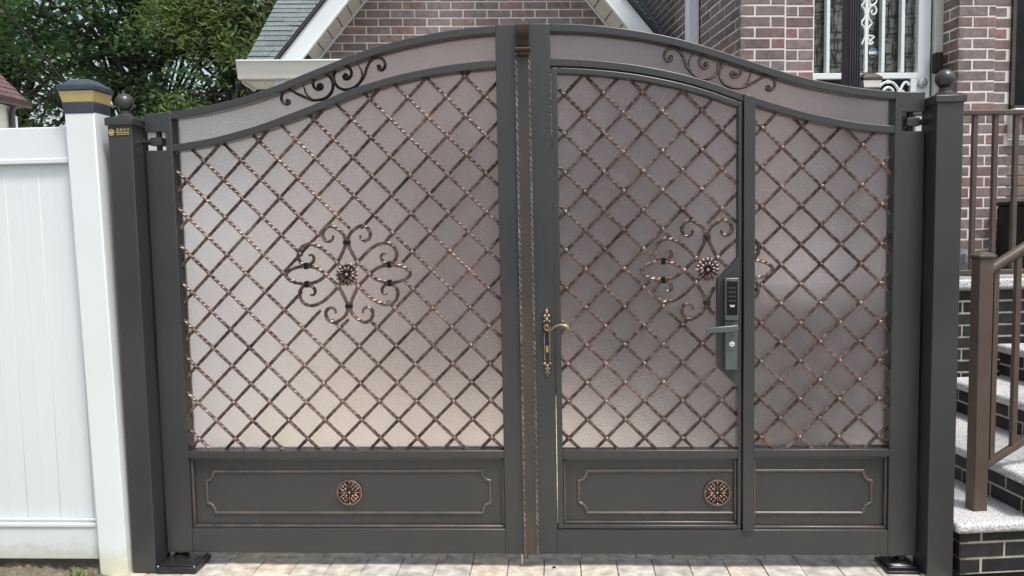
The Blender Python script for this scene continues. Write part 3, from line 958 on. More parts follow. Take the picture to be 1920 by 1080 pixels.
def scr(pts):
    return [(cbx + a, cby - .004, 2.658 + b) for a, b in pts]


for s in (-1, 1):
    wavy = [(s * .030, -.02), (s * .012, .02), (s * .008, .055), (s * .016, .09), (s * .036, .115), (s * .016, .145), (s * .010, .175), (s * .020, .21), (s * .033, .228), (s * .02, .245), (s * .010, .30), (s * .020, .34), (s * .036, .365)]
    MB().tube(catmull(scr(wavy), .006), .0062, n=8).build('scrollwork', TRIM, door, smooth=True)
for sg in (1, -1):
    pts = [(.012, .228), (.036, .230), (.058, .230 + sg * .012), (.066, .230 + sg * .032), (.056, .230 + sg * .056), (.038, .230 + sg * .058), (.030, .230 + sg * .042), (.040, .230 + sg * .032)]
    MB().tube(catmull(scr(pts), .005), .0062, n=8).build('scrollwork', TRIM, door, smooth=True)
MB().tube(catmull(scr([(-.008, .03), (.02, .035), (.052, .028), (.03, .005), (.046, -.01), (.024, -.022), (.01, -.01)]), .005), .0055, n=8).build('scrollwork', TRIM, door, smooth=True)
# lower grille scrolls
for cpts in ([(2.150, 2.30), (2.175, 2.355), (2.215, 2.392), (2.260, 2.398), (2.300, 2.370), (2.330, 2.31)],
             [(2.205, 2.30), (2.215, 2.345), (2.245, 2.362), (2.275, 2.345), (2.282, 2.30)],
             [(2.315, 2.30), (2.330, 2.345), (2.345, 2.378), (2.362, 2.395), (2.380, 2.388), (2.384, 2.374)],
             [(2.13, 2.40), (2.115, 2.38), (2.13, 2.36), (2.15, 2.34), (2.165, 2.31)],
             [(2.37, 2.30), (2.355, 2.325), (2.34, 2.34)]):
    MB().tube(catmull([(a, YD + .012, b) for a, b in cpts], .006), .0095, n=8).build('scrollwork', TRIM, door, smooth=True)
MB().prism([(2.215, 2.388), (2.265, 2.388), (2.253, 2.406), (2.240, 2.416), (2.227, 2.406)], YD + .004, YD + .02).build('scrollwork', TRIM, door)
kb = MB().lathe([(0.033, 0), (0.033, -.010), (0.028, -.018), (0.012, -.021)], (2.470, YD - .002, 2.388), 'y', 24).build('deadbolt', STEEL, door, smooth=True)
MB().box(2.467, 2.473, YD - .032, YD - .02, 2.374, 2.402).build('turn_piece', STEEL, kb)
al = [(math.cos(R(22.5 + 45 * i)), math.sin(R(22.5 + 45 * i))) for i in range(8)]
acx, acz, ar = 2.153, 2.598, .031
sg_ = MB().prism([(acx + a * ar, acz + b * ar) for a, b in al], YD + .040, YD + .044).build('alarm_sticker', PRINTW, door)
MB().prism([(acx - ar * .90, acz + .010), (acx + ar * .90, acz + .010), (acx + ar * .90, acz + ar * .38), (acx + ar * .38, acz + ar * .90), (acx - ar * .38, acz + ar * .90), (acx - ar * .90, acz + ar * .38)], YD + .0375, YD + .0395).build('blue_field', PRINTB, sg_)
MB().prism([(acx - ar * .78, acz - .013), (acx - ar * .34, acz - ar * .84), (acx + ar * .34, acz - ar * .84), (acx + ar * .78, acz - .013)], YD + .0375, YD + .0395).build('dark_field', THREAD, sg_)
ic = MB().box(2.512, 2.560, YD - .095, YD - .031, 2.440, 2.572).build('intercom', BLACKPL, None, bevel=.012, segs=3)
tag(ic, 'black rounded doorbell box on the white door casing beside the brick pier', 'doorbell')

# porch slab, front wall, steps
porch = thing('porch', (2.2, 1.5, 0), 'brick porch with speckled granite slab and stairs climbing to the right', 'porch')
PF = 1.13
MB().box(1.00, 5.2, PF - .05, YD + .1, PORCHZ - .055, PORCHZ).build('porch_slab', GRANITE, porch, bevel=.014, segs=3)
pw = MB().box(1.01, 5.2, PF + .006, YB - .02, 0, PORCHZ - .057).build('porch_wall', MORTARG, porch)
brick_wall(pw, (1.01, PF), 0, 2.6, 0.0, PORCHZ - .06, me=BLACKME, mass=BLACKBI, visible=lambda P: px(P)[0] > 1775)
Z1, RISE = 0.23, 0.183
fronts = [1.430, 1.735, 2.105, 2.405, 2.70]
for i, xr in enumerate(fronts):
    zt = Z1 + RISE * i
    y0, y1 = -0.10, PF - .055
    zb = 0.0 if i == 0 else zt - RISE
    st = MB().box(xr + .006, 5.0, y0 + .006, y1, zb, zt - .047).build('riser', MORTARG, porch)
    ov = 0.028
    MB().box(xr - ov, 5.0, y0 - ov, y1, zt - .045, zt).build('tread', GRANITE, porch, bevel=.016, segs=3)
    brick_wall(st, (xr, y1), -math.pi / 2, y1 - y0, zb + .001, zt - .046, me=BLACKME, mass=BLACKBI, course0=i, visible=lambda P: px(P)[0] > 1780)
    if i < 3:
        brick_wall(st, (xr, y0), 0, 1.6, zb + .001, zt - .046, me=BLACKME, mass=BLACKBI, course0=i + 1, visible=lambda P: px(P)[0] > 1770)

# porch railing
YR = 1.105
rail = thing('porch_railing', (2.2, YR, PORCHZ), 'brown metal railing along the porch edge in front of the brick wall', 'railing')
MB().box(1.675, 5.0, YR - .022, YR + .022, 2.056, 2.084).build('top_rail', BROWN, rail, bevel=.005)
MB().box(1.675, 5.0, YR - .014, YR + .014, 1.168, 1.197).build('bottom_rail', BROWN, rail, bevel=.004)
xx = 1.768
while xx < 4.9:
    MB().box(xx - .0125, xx + .0125, YR - .0125, YR + .0125, 1.198, 2.055).build('baluster', BROWN, rail, bevel=.002); xx += .120
pp = MB().box(1.590, 1.674, YR - .042, YR + .042, PORCHZ, 2.18).build('post', BROWN, rail, bevel=.004)


def solar_cap(cx, cy, z, hw, s, label, dark, lean=0.0, band=None):
    t = thing('solar_post_cap', (cx, cy, z), label, 'solar light', 'solar caps on posts')

    def fr(h0, w0, h1, w1):
        v = []
        for h, ww in ((h0, w0), (h1, w1)):
            for a, b in ((-1, -1), (1, -1), (1, 1), (-1, 1)):
                v.append((cx + a * ww + lean * h, cy + b * ww, z + h))
        return MB().hexa(v)
    fr(-.055 * s, hw * 1.03, -.018 * s, hw * 1.05).build('collar', dark, t, bevel=.003)
    fr(-.0175 * s, hw * 1.03, .020 * s, hw * 1.17).build('diffuser', band or AMBER, t, bevel=.002)
    fr(.021 * s, hw * 1.25, .037 * s, hw * 1.25).build('cap_rim', dark, t, bevel=.003)
    fr(.0375 * s, hw * 1.22, .062 * s, hw * .62).build('cap_roof', dark, t, bevel=.003)
    return t


pcap = solar_cap(1.632, YR, 2.225, .044, 1.0, 'small brown solar cap light on the porch rail post beside the fluted column', DARKFRAME, band=CREAM)

# fluted column
fc = thing('porch_column', (1.52, YR, PORCHZ), 'dark plum fluted metal column standing in front of the storm door', 'column')
MB().box(1.492, 1.562, YR - .055, YR + .025, PORCHZ, 4.4).build('shaft', PLUM, fc, bevel=.003)
for i in range(5):
    a = 1.4965 + i * .0132
    MB().box(a, a + .0075, YR - .0615, YR - .0555, PORCHZ + .05, 4.35).build('flute', PLUM, fc, bevel=.002)
MB().box(1.482, 1.572, YR - .067, YR + .037, PORCHZ + .0005, PORCHZ + .04).build('base', PLUM, fc, bevel=.004)

# black box and grey bundle on the porch
bb = thing('storage_box', (3.0, 1.62, PORCHZ), 'black ribbed box standing on the porch behind the railing', 'box')
MB().box(2.852, 3.26, 1.50, 1.77, PORCHZ, 1.56).build('body', BLACKPL, bb, bevel=.012)
for i in range(10):
    MB().box(2.868 + i * .04, 2.886 + i * .04, 1.493, 1.499, PORCHZ + .02, 1.54).build('rib', BLACKPL, bb, bevel=.002)
MB().box(2.845, 3.267, 1.49, 1.78, 1.5605, 1.585).build('lid', BLACKPL, bb, bevel=.006)
gb = MB()
from mathutils import noise as mn
gb.ball((2.40, 1.40, PORCHZ + .075), .11, 24, 14, (1.1, .8, .68))
v, f, wv = gb.arrays()
v = np.array([[p[0] + .03 * mn.noise(Vector(p) * 14), p[1] + .03 * mn.noise(Vector(p) * 17 + Vector((3, 0, 0))), max(PORCHZ + .001, p[2] + .035 * mn.noise(Vector(p) * 16))] for p in v])
tb = MB().add(v, f).build('tarp_bundle', GREYBAG, smooth=True, seg_angle=25)
tag(tb, 'grey crumpled bundle on the porch floor behind the railing foot', 'bundle')

# stair railing
sr = thing('stair_railing', (1.59, 0.03, Z1), 'brown metal stair railing with capped newel post on granite step', 'railing')
nx0, nx1, ny0, ny1 = 1.556, 1.618, 0.004, 0.064
MB().box(nx0, nx1, ny0, ny1, Z1, 1.322).build('newel_post', BROWN, sr, bevel=.004)
MB().box(nx0 - .008, nx1 + .008, ny0 - .008, ny1 + .008, 1.3225, 1.334).build('newel_cap', BROWN, sr, bevel=.002)
MB().hexa([(nx0 - .006, ny0 - .006, 1.3345), (nx1 + .006, ny0 - .006, 1.3345), (nx1 + .006, ny1 + .006, 1.3345), (nx0 - .006, ny1 + .006, 1.3345),
           (nx0 + .022, ny0 + .022, 1.349), (nx1 - .022, ny0 + .022, 1.349), (nx1 - .022, ny1 - .022, 1.349), (nx0 + .022, ny1 - .022, 1.349)]).build('cap_point', BROWN, sr)
SL = 0.60
yc = (ny0 + ny1) / 2
MB().tube([(nx1 - .002, yc, 1.268), (nx1 + 1.4, yc, 1.268 + 1.4 * SL)], .023, n=16).build('handrail', BROWN, sr, smooth=True)
MB().hexa([(nx1, yc - .014, .405), (nx1 + 1.4, yc - .014, .405 + 1.4 * SL), (nx1 + 1.4, yc + .014, .405 + 1.4 * SL), (nx1, yc + .014, .405),
           (nx1, yc - .014, .437), (nx1 + 1.4, yc - .014, .437 + 1.4 * SL), (nx1 + 1.4, yc + .014, .437 + 1.4 * SL), (nx1, yc + .014, .437)]).build('lower_rail', BROWN, sr, bevel=.003)
for i in range(11):
    a = nx1 + .028 + i * .098
    MB().box(a - .0115, a + .0115, yc - .0112, yc + .0112, .433 + (a - nx1) * SL, 1.255 + (a - nx1) * SL).build('baluster', BROWN, sr, bevel=.002)
for zz in (1.296, .410, .305):
    MB().ball((nx1 + .0005, ny0 + .012, zz), .0045, 8, 6).build('screw', STEEL, sr)

# turn the whole house about the bay's front corner
for o in (house, ic, porch, rail, pcap, fc, bb, tb, sr):
    o.location = house_to_world(o.location)
    o.rotation_euler.z = HTH
HROT[0] = False

# ------------------------------------------------------------------ white sided garage beyond the driveway
gar = thing('garage', (-5.2, 9.0, 0), 'low white sided garage standing at the end of the driveway', 'garage')
gwl = MB().box(-9.2, -2.75, 9.02, 13, 0, 3.05).build('wall', TRIM, gar)
n_s = 24
for i in range(n_s):
    z = 0.05 + i * .122
    MB().hexa([(-9.22, 9.0, z), (-2.73, 9.0, z), (-2.73, 9.019, z), (-9.22, 9.019, z),
               (-9.22, 9.012, z + .12), (-2.73, 9.012, z + .12), (-2.73, 9.019, z + .12), (-9.22, 9.019, z + .12)]).build('siding_board', TRIM, gwl)
MB().box(-9.3, -2.65, 8.9, 13.1, 3.051, 3.13).build('roof_edge', TRIM, gar, bevel=.01)

# white fence running back along the neighbour's side
sfn = thing('vinyl_fence', (-2.2, 2.0, 0), 'white vinyl side fence running back from the gate beside the driveway', 'fence', 'white vinyl fences')
sx0, sy0, sx1, sy1 = -2.05, .12, -2.52, 4.6
sdx, sdy = sx1 - sx0, sy1 - sy0
sln = math.hypot(sdx, sdy); sdx /= sln; sdy /= sln


def side_box(u0, u1, o0, o1, z0, z1):
    q = []
    for z in (z0, z1):
        for u, o_ in ((u0, o0), (u1, o0), (u1, o1), (u0, o1)):
            q.append((sx0 + sdx * u + sdy * o_, sy0 + sdy * u - sdx * o_, z))
    return MB().hexa(q)


for k in range(30):
    side_box(k * .15, k * .15 + .148, -.009, .009, .2, 1.82).build('fence_board', VINYL, sfn)
side_box(0, sln, -.022, .022, 1.8205, 1.95).build('top_rail', VINYL, sfn)
side_box(0, sln, -.022, .022, .05, .1995).build('bottom_rail', VINYL, sfn)
for u in (sln / 2, sln):
    side_box(u - .064, u + .064, -.064, .064, -.03, 2.0).build('post', VINYLPOST, sfn)
# ------------------------------------------------------------------ neighbour house, left
nh = thing('neighbour_house', (-11, 7, 0), 'cream walled house with russet shingle roof at the left edge behind the fence', 'house')
MB().box(-15.0, -9.16, -1.0, 9.75, 0, 3.66).build('wall', STUCCO, nh)
PT = 1.03
NX, NY0, NY1 = -9.0, -1.2, 10.0
nr = MB().hexa([(NX, NY0, 3.70), (NX, NY1, 3.70), (-13.0, NY1, 3.70 + 4 * PT), (-13.0, NY0, 3.70 + 4 * PT),
                (NX, NY0, 3.76), (NX, NY1, 3.76), (-13.0, NY1, 3.76 + 4 * PT), (-13.0, NY0, 3.76 + 4 * PT)]).build('roof', SOFFITDARK, nh)
me = tab_mesh(); me.materials[0] = REDROOF
ang = math.atan(PT)
for i in range(9):
    s0 = i * .13
    yy = 8.0 - random.uniform(0, .2)
    while yy < NY1:
        wdt = random.choice((.2, .3, .36))
        a, b = yy, min(yy + wdt - .004, NY1)
        yy += wdt
        if b - a < .03: continue
        place('shingle', me, (NX - s0 * math.cos(ang), (a + b) / 2, 3.762 + s0 * math.sin(ang)), nr, (ang, 0, math.pi / 2), (b - a, .16, random.uniform(.01, .018)))
MB().box(NX - .01, NX + .10, NY0, NY1 - .02, 3.64, 3.755).build('gutter', DARKFRAME, nh, bevel=.02)
MB().tube([(-9.03, 9.72, 3.66), (-9.10, 9.72, 3.56), (-9.11, 9.72, 3.0), (-9.11, 9.72, 0)], .045, n=10, ref=(0, 1, 0.01)).build('downspout', DARKFRAME, nh, smooth=True)
MB().box(-9.155, -9.10, 9.76, 9.85, 0, 3.5).build('corner_board', TRIM, nh)

# ------------------------------------------------------------------ trees


def tree(name, base, th, crown_c, crown_r, n_clump, n_leaf, leaf, material, label, seed, droop=0.0, flat=0.35, clump=0.55, elong=1.0, zmin=None, trunk_r=.26):
    rg = np.random.default_rng(seed)
    t = thing(name, base, label, 'tree', 'trees behind the fence')
    base = np.array(base, float); cc = np.array(crown_c, float); cr = np.array(crown_r, float)
    tm_ = MB()
    top = np.array((cc[0], cc[1], cc[2] + cr[2] * .5))
    k = np.linspace(0, 1, 14)[:, None]
    path = base + (top - base) * k + np.stack([np.sin(k[:, 0] * 5 + seed) * .15, np.cos(k[:, 0] * 4 + seed) * .15, 0 * k[:, 0]], 1)
    tm_.tube(path, trunk_r * (1 - .85 * k[:, 0]) + .02, n=10, ref=(0.3, 1, 0))
    # clump centres: filled through the volume, biased to the shell
    d = rg.normal(size=(n_clump, 3)); d /= np.linalg.norm(d, axis=1)[:, None]
    rad = rg.random(n_clump) ** 0.45
    # lobed outline
    lob = 1 + .16 * np.sin(d[:, 0] * 5 + seed) * np.cos(d[:, 2] * 6 + seed * 2)
    C = cc + d * cr * (rad * lob)[:, None]
    if zmin is not None:
        C[:, 2] = np.maximum(C[:, 2], zmin + rg.random(n_clump) * .8)
    for i in range(0, n_clump, max(1, n_clump // 60)):
        kk = rg.uniform(.25, .8)
        p0 = base + (top - base) * kk
        p0 = path[int(kk * 13)]
        mid = (p0 + C[i]) / 2 + np.array((0, 0, .35))
        q = catmull([p0, mid, C[i]], .35)
        tm_.tube(q, np.linspace(.075, .012, len(q)), n=6, ref=(0.2, 0.3, 1))
    tm_.build('trunk', BARK, t, smooth=True, seg_angle=80)
    M = n_clump * n_leaf
    idx = np.repeat(np.arange(n_clump), n_leaf)
    off = rg.normal(size=(M, 3)) * np.array((clump, clump, clump * flat))
    P = C[idx] + off
    P[:, 2] -= droop * np.abs(off[:, 0]) + .25 * (off[:, 0] ** 2 + off[:, 1] ** 2)
    # leaf frames
    nrm = rg.normal(size=(M, 3)) * .55 + np.array((0, 0, 1.0)); nrm /= np.linalg.norm(nrm, axis=1)[:, None]
    ax = rg.normal(size=(M, 3)); ax[:, 2] -= droop * 2
    ax -= (ax * nrm).sum(1)[:, None] * nrm; ax /= np.linalg.norm(ax, axis=1)[:, None] + 1e-9
    sd = np.cross(nrm, ax)
    s = leaf * rg.uniform(.6, 1.25, M)[:, None]
    V = np.empty((M, 5, 3))
    V[:, 0] = P - ax * s * elong * .5
    V[:, 1] = P + sd * s * .48 / max(1, elong * .8) - ax * s * .05 + nrm * s * .10
    V[:, 2] = P + ax * s * elong * .55 - nrm * s * .12
    V[:, 3] = P - sd * s * .48 / max(1, elong * .8) - ax * s * .05 + nrm * s * .10
    V = V[:, :4]
    me = bpy.data.meshes.new('crown')
    me.vertices.add(M * 4); me.vertices.foreach_set('co', (V - base).reshape(-1).astype(np.float32))
    me.loops.add(M * 4); me.loops.foreach_set('vertex_index', np.arange(M * 4, dtype=np.int32))
    me.polygons.add(M); me.polygons.foreach_set('loop_start', np.arange(0, M * 4, 4, dtype=np.int32))
    me.update(calc_edges=True)
    me.materials.append(material)
    place('crown', me, base, t)
    return t


tree('maple_tree', (-9.6, 15.5, 0), 9, (-9.9, 15.2, 6.6), (4.6, 2.0, 3.8), 88, 230, .115, MAPLE,
     'big dark green maple with layered leaves directly above the white fence', 3, zmin=3.2, clump=.41, flat=.45)
tree('maple_tree', (-15.2, 18.5, 0), 9, (-15.0, 18.2, 7.0), (4.4, 2.0, 4.4), 66, 190, .13, MAPLE,
     'dark green maple rising behind the cream house at the left edge', 8, zmin=3.0, clump=.5, flat=.45)
tree('feathery_tree', (-6.9, 14.3, 0), 10, (-7.0, 14.2, 6.2), (2.0, 1.5, 4.4), 95, 230, .085, CEDAR,
     'yellow green feathery tree just left of the grey shingle roof', 5, droop=.35, flat=.5, clump=.33, elong=2.0, zmin=2.2, trunk_r=.2)
tree('feathery_tree', (-4.9, 18.5, 0), 10, (-5.0, 18.2, 6.6), (2.2, 1.5, 4.6), 85, 190, .11, CEDAR,
     'taller feathery tree half hidden behind the grey shingle roof', 6, droop=.35, flat=.5, clump=.4, elong=2.0, zmin=2.2, trunk_r=.2)

# ------------------------------------------------------------------ white vinyl fence
fen = thing('vinyl_fence', (-2.9, -0.05, 0), 'white vinyl privacy fence with square post left of the gate', 'fence', 'white vinyl fences')
LEAN = -0.0155


def lean_box(x0, x1, y0, y1, z0, z1):
    return MB().hexa([(x0 + LEAN * z0, y0, z0), (x1 + LEAN * z0, y0, z0), (x1 + LEAN * z0, y1, z0), (x0 + LEAN * z0, y1, z0),
                      (x0 + LEAN * z1, y0, z1), (x1 + LEAN * z1, y0, z1), (x1 + LEAN * z1, y1, z1), (x0 + LEAN * z1, y1, z1)])


lean_box(-2.030, -1.902, -.10, .027, -.03, 2.035).build('post', VINYLPOST, fen, bevel=.006, segs=3)
MB().box(-4.03, -3.90, -.10, .027, -.03, 2.035).build('post', VINYLPOST, fen, bevel=.006, segs=3)
XF = -2.028
MB().box(-3.9, XF, -.055, -.012, 1.815, 1.955).build('top_rail', VINYL, fen, bevel=.004)
MB().box(-3.9, XF, -.060, -.050, 1.800, 1.822).build('rail_lip', VINYL, fen, bevel=.004)
MB().box(-3.9, XF, -.055, -.012, .052, .215).build('bottom_rail', VINYL, fen, bevel=.004)
MB().box(-3.9, XF, -.062, -.050, .200, .218).build('rail_lip', VINYL, fen, bevel=.004)
MB().box(-3.9, XF, -.060, -.050, .226, .240).build('rail_lip', VINYL, fen, bevel=.004)
xx = -3.9
i = 0
while xx < XF - .01:
    b = min(xx + .1512, XF)
    MB().box(xx, b, -.036, -.018, .216, 1.814).build('fence_board', VINYL, fen, bevel=.0022)
    for k in (.072, .078):
        if xx + k < b:
            MB().box(xx + k, xx + k + .003, -.0370, -.0361, .24, 1.80).build('board_reed', VINYL, fen)
    xx += .1515
solar_cap(-2.0, -.0365, 2.07, .064, 1.25, 'navy solar cap light with amber band on top of the white fence post', NAVY, lean=LEAN)
solar_cap(-3.965, -.0365, 2.07, .064, 1.25, 'navy solar cap light with amber band on the outer white fence post', NAVY)

# ------------------------------------------------------------------ gate
XC = -0.132
TA = [0, .113, .25, .43, .62, .74, .86, .95, 1.06, 1.16, 1.26, 1.36, 1.45, 1.53, 1.64]
ZA = [2.332, 2.330, 2.322, 2.298, 2.258, 2.222, 2.180, 2.148, 2.109, 2.078, 2.054, 2.034, 2.021, 2.012, 2.008]
TB = [0, .113, .32, .51, .72, .91, 1.03, 1.126, 1.24, 1.32, 1.42, 1.53, 1.64]
ZB = [2.190, 2.189, 2.173, 2.143, 2.090, 2.021, 1.981, 1.950, 1.920, 1.902, 1.885, 1.874, 1.872]


def smooth_interp(ts, zs):
    ts = np.array(ts); zs = np.array(zs)
    m = np.gradient(zs, ts)
    m[0] = 0; m[-1] = 0

    def fn(t):
        t = abs(t)
        i = int(np.clip(np.searchsorted(ts, t) - 1, 0, len(ts) - 2))
        h = ts[i + 1] - ts[i]; s = (t - ts[i]) / h
        return ((2 * s ** 3 - 3 * s ** 2 + 1) * zs[i] + (s ** 3 - 2 * s ** 2 + s) * h * m[i] + (-2 * s ** 3 + 3 * s ** 2) * zs[i + 1] + (s ** 3 - s ** 2) * h * m[i + 1])
    return fn


A = smooth_interp(TA, ZA)
Bc = smooth_interp(TB, ZB)
TI, TO = 0.114, 1.520          # inner and outer stile edges
TW = 1.638
RF = 0.032                     # rail face height
D = 0.078                      # tube depth
ZM0, ZM1 = 0.490, 0.523        # middle rail
ZL = 0.172                     # top of bottom rail
ZG = 0.060                     # gate bottom
P_ = 0.1638


def spans(fn_inside, pts):
    """split a sampled line into runs inside"""
    out = []; cur = []
    for p in pts:
        if fn_inside(p):
            cur.append(p)
        elif cur:
            out.append(cur); cur = []
    if cur: out.append(cur)
    return [c for c in out if len(c) > 1 and np.linalg.norm(np.diff(np.array(c), axis=0), axis=1).sum() > .012]


YB1, YB2 = 0.029, 0.036        # the two bar layers


def in_motif(x, z, mc):
    u, v = abs(x - mc[0]), abs(z - mc[1])
    return u + v < 0.282 and v < 0.197


def lattice(parent, x0, x1, ztop, offa, offb, mc, extra=None):
    def inside(p):
        x, z = p
        if not (x0 - .004 <= x <= x1 + .004 and ZM1 - .004 <= z <= ztop(x) + .006): return False
        if in_motif(x, z, mc): return False
        if extra and extra(x, z): return False
        return True
    rv = MB()
    smin, smax = x0 + ZM1, x1 + 2.4
    ka = range(int(math.floor((x0 + ZM1) / P_)) - 1, int((x1 + 2.4) / P_) + 2)
    kb_ = range(int(math.floor((x0 - 2.4) / P_)) - 1, int((x1 - ZM1) / P_) + 2)
    for k in ka:
        s = (k + offa) * P_
        xs = np.linspace(x0 - .02, x1 + .02, 500)
        for run in spans(inside, [(x, s - x) for x in xs]):
            bar(parent, run, YB1)
    for k in kb_:
        s = (k + offb) * P_
        xs = np.linspace(x0 - .02, x1 + .02, 500)
        for run in spans(inside, [(x, x - s) for x in xs]):
            bar(parent, run, YB2)
    n = 0
    for k in ka:
        for j in kb_:
            a, b = (k + offa) * P_, (j + offb) * P_
            x, z = (a + b) / 2, (a - b) / 2
            if x0 + .006 < x < x1 - .006 and ZM1 + .008 < z < ztop(x) - .008 and not in_motif(x, z, mc) and not (extra and extra(x, z)):
                rv.ball((x, YB1 - .0085, z), .0082, 10, 6, (1, .7, 1), wear=.7); n += 1
    if n:
        tag(rv.build('rivets', BRONZE, parent, smooth=True), kind='stuff')


def bar(parent, run, y):
    p, q = np.array(run[0]), np.array(run[-1])
    L_ = np.linalg.norm(q - p)
    n = max(3, int(L_ / .0085))
    k = np.linspace(0, 1, n)
    ph = random.uniform(0, 1)
    pts = np.stack([p[0] + (q[0] - p[0]) * k, np.full(n, y) + .0006 * np.sin(k * 9 + ph * 6), p[1] + (q[1] - p[1]) * k], 1)
    MB().tube(pts, 0.0076 + .0004 * np.sin(k * L_ * 70 + ph * 6), n=12, twist=2 * math.pi / .15, valley=.80).build('lattice_bar', BRONZE, parent, smooth=True, seg_angle=75)


# scroll motif in zoom units from the rosette (u right, v down), 0.640 mm each
MOT = []
for sx in (-1, 1):
    for sy in (-1, 1):
        MOT.append([(sx * 147, 0), (sx * 108, sy * 40), (sx * 70, sy * 80), (sx * 36, sy * 140), (sx * 12, sy * 195), (sx * 8, sy * 232), (sx * 26, sy * 275), (sx * 62, sy * 306), (sx * 106, sy * 326), (sx * 146, sy * 306), (sx * 162, sy * 266), (sx * 146, sy * 232), (sx * 116, sy * 224), (sx * 96, sy * 240), (sx * 92, sy * 264)])
        MOT.append([(sx * 20, sy * 22), (sx * 70, sy * 80), (sx * 125, sy * 138), (sx * 185, sy * 185), (sx * 255, sy * 208), (sx * 312, sy * 186), (sx * 336, sy * 138), (sx * 324, sy * 92), (sx * 284, sy * 66), (sx * 246, sy * 78), (sx * 228, sy * 110), (sx * 242, sy * 136), (sx * 264, sy * 132)])
    MOT.append([(sx * 147, 0), (sx * 205, -42), (sx * 285, -60), (sx * 365, -48), (sx * 412, -22), (sx * 424, 0), (sx * 412, 22), (sx * 365, 48), (sx * 285, 60), (sx * 205, 42), (sx * 147, 0)])
MU = 0.000645


def motif(parent, mc, xlo, xhi, extra=None, rosette=True):
    for pts in MOT:
        W = [(mc[0] + a * MU, 0.024, mc[1] - b * MU) for a, b in pts]
        path = catmull(W, .006)
        for run in spans(lambda p: xlo <= p[0] <= xhi and not (extra and extra(p[0], p[2])), [tuple(p) for p in path]):
            r = np.full(len(run), .0082)
            if np.allclose(run[-1], path[-1]) and len(pts) > 11:
                r[-8:] = np.linspace(.0082, .005, 8) if len(run) > 8 else r[-8:]
            MB().tube(run, r, n=12, twist=2 * math.pi / .15, valley=.80).build('scroll', BRONZE, parent, smooth=True, seg_angle=75)
    for u, v in ((-70, -80), (70, -80), (-70, 80), (70, 80), (-147, 0), (147, 0)):
        x, z = mc[0] + u * MU, mc[1] - v * MU
        if xlo <= x <= xhi and not (extra and extra(x, z)):
            MB().ball((x, .015, z), .009, 10, 6, (1, .7, 1)).build('rivet', BRONZE, parent, smooth=True)
    for u, v, wu, wv_ in ((0, -215, 24, 14), (0, 215, 24, 14), (-283, -62, 14, 22), (-283, 62, 14, 22), (283, -62, 14, 22), (283, 62, 14, 22)):
        x, z = mc[0] + u * MU, mc[1] - v * MU
        if xlo <= x <= xhi and not (extra and extra(x, z)):
            cm = MB()
            for k in (-1, 0, 1):
                if wu > wv_:
                    cm.box(x - wu * MU, x + wu * MU, .0125, .034, z + (k * 9 - 4) * MU, z + (k * 9 + 4) * MU)
                else:
                    cm.box(x + (k * 9 - 4) * MU, x + (k * 9 + 4) * MU, .0125, .034, z - wv_ * MU, z + wv_ * MU)
            cm.build('collar', BRONZE, parent, bevel=.0012)
    if rosette:
        rm = MB()
        cx, cz = mc
        for ring, nn, r0, sz, yy in ((0, 16, .038, .0140, .012), (1, 12, .0235, .0120, .005)):
            for k in range(nn):
                a = 2 * math.pi * (k + .5 * ring) / nn
                ca, sa = math.cos(a), math.sin(a)
                b = MB(); b.ball((0, 0, 0), 1.0, 8, 6)
                v, f, _ = b.arrays()
                v = v * np.array((sz, .0065, sz * .60))
                vv = np.stack([v[:, 0] * ca - v[:, 2] * sa, v[:, 1] - np.abs(v[:, 0]) * .25, v[:, 0] * sa + v[:, 2] * ca], 1)
                rm.add(vv + np.array((cx + r0 * ca, yy, cz + r0 * sa)), f, np.clip(v[:, 0] / sz * .5 + .5, 0, 1))
        rm.lathe([(.043, .020), (.040, .013), (.018, .007), (.0105, .002)], (cx, 0, cz), 'y', 20)
        ro = rm.build('rosette', BRONZE, parent, smooth=True, seg_angle=50)
        MB().ball((cx, -.002, cz), .0085, 12, 8).build('rosette_bead', COPPER, ro, smooth=True)


def medallion(parent, cx, cz, y, r=.057):
    base = MB().lathe([(r, .0), (r, -.006), (r * .90, -.0065), (r * .87, -.002)], (cx, y, cz), 'y', 40).build('medallion', MEDBASE, parent, smooth=True)
    th = np.linspace(0, 2 * math.pi, 49)
    MB().tube([(cx + r * .95 * math.cos(a), y - .007, cz + r * .95 * math.sin(a)) for a in th], .0042, n=8, closed=True, wear=.8).build('rim', COPPER, base, smooth=True)
    lv = MB()

    def lobe(ang, r0, ln, wd, hh, tilt=0.0):
        ca, sa = math.cos(ang), math.sin(ang)
        b = MB(); b.ball((0, 0, 0), 1.0, 8, 6)
        v, f, _ = b.arrays()
        w_ = np.clip(-v[:, 1], 0, 1)
        v = v * np.array((ln, hh, wd))
        ct, st_ = math.cos(tilt), math.sin(tilt)
        v = np.stack([v[:, 0] * ct - v[:, 2] * st_, v[:, 1], v[:, 0] * st_ + v[:, 2] * ct], 1)
        v[:, 0] += r0
        vv = np.stack([v[:, 0] * ca - v[:, 2] * sa, v[:, 1], v[:, 0] * sa + v[:, 2] * ca], 1)
        lv.add(vv + np.array((cx, y - .006, cz)), f, w_)
    for k in range(4):
        a = math.pi / 2 * k
        lobe(a, r * .46, r * .33, r * .060, .007)
        lobe(a, r * .82, r * .055, r * .15, .007)
        d = a + math.pi / 4
        lobe(d, r * .40, r * .20, r * .12, .009)
        for s in (-1, 1):
            lobe(d + s * .42, r * .56, r * .25, r * .085, .008, -s * .12)
            lobe(d + s * .30, r * .76, r * .12, r * .10, .009, s * .2)
        lobe(d, r * .70, r * .16, r * .11, .010)
    lv.ball((cx, y - .008, cz), r * .12, 12, 8, (1, .8, 1))
    lv.build('leaf_relief', COPPER, base, smooth=True, seg_angle=60)
    return base


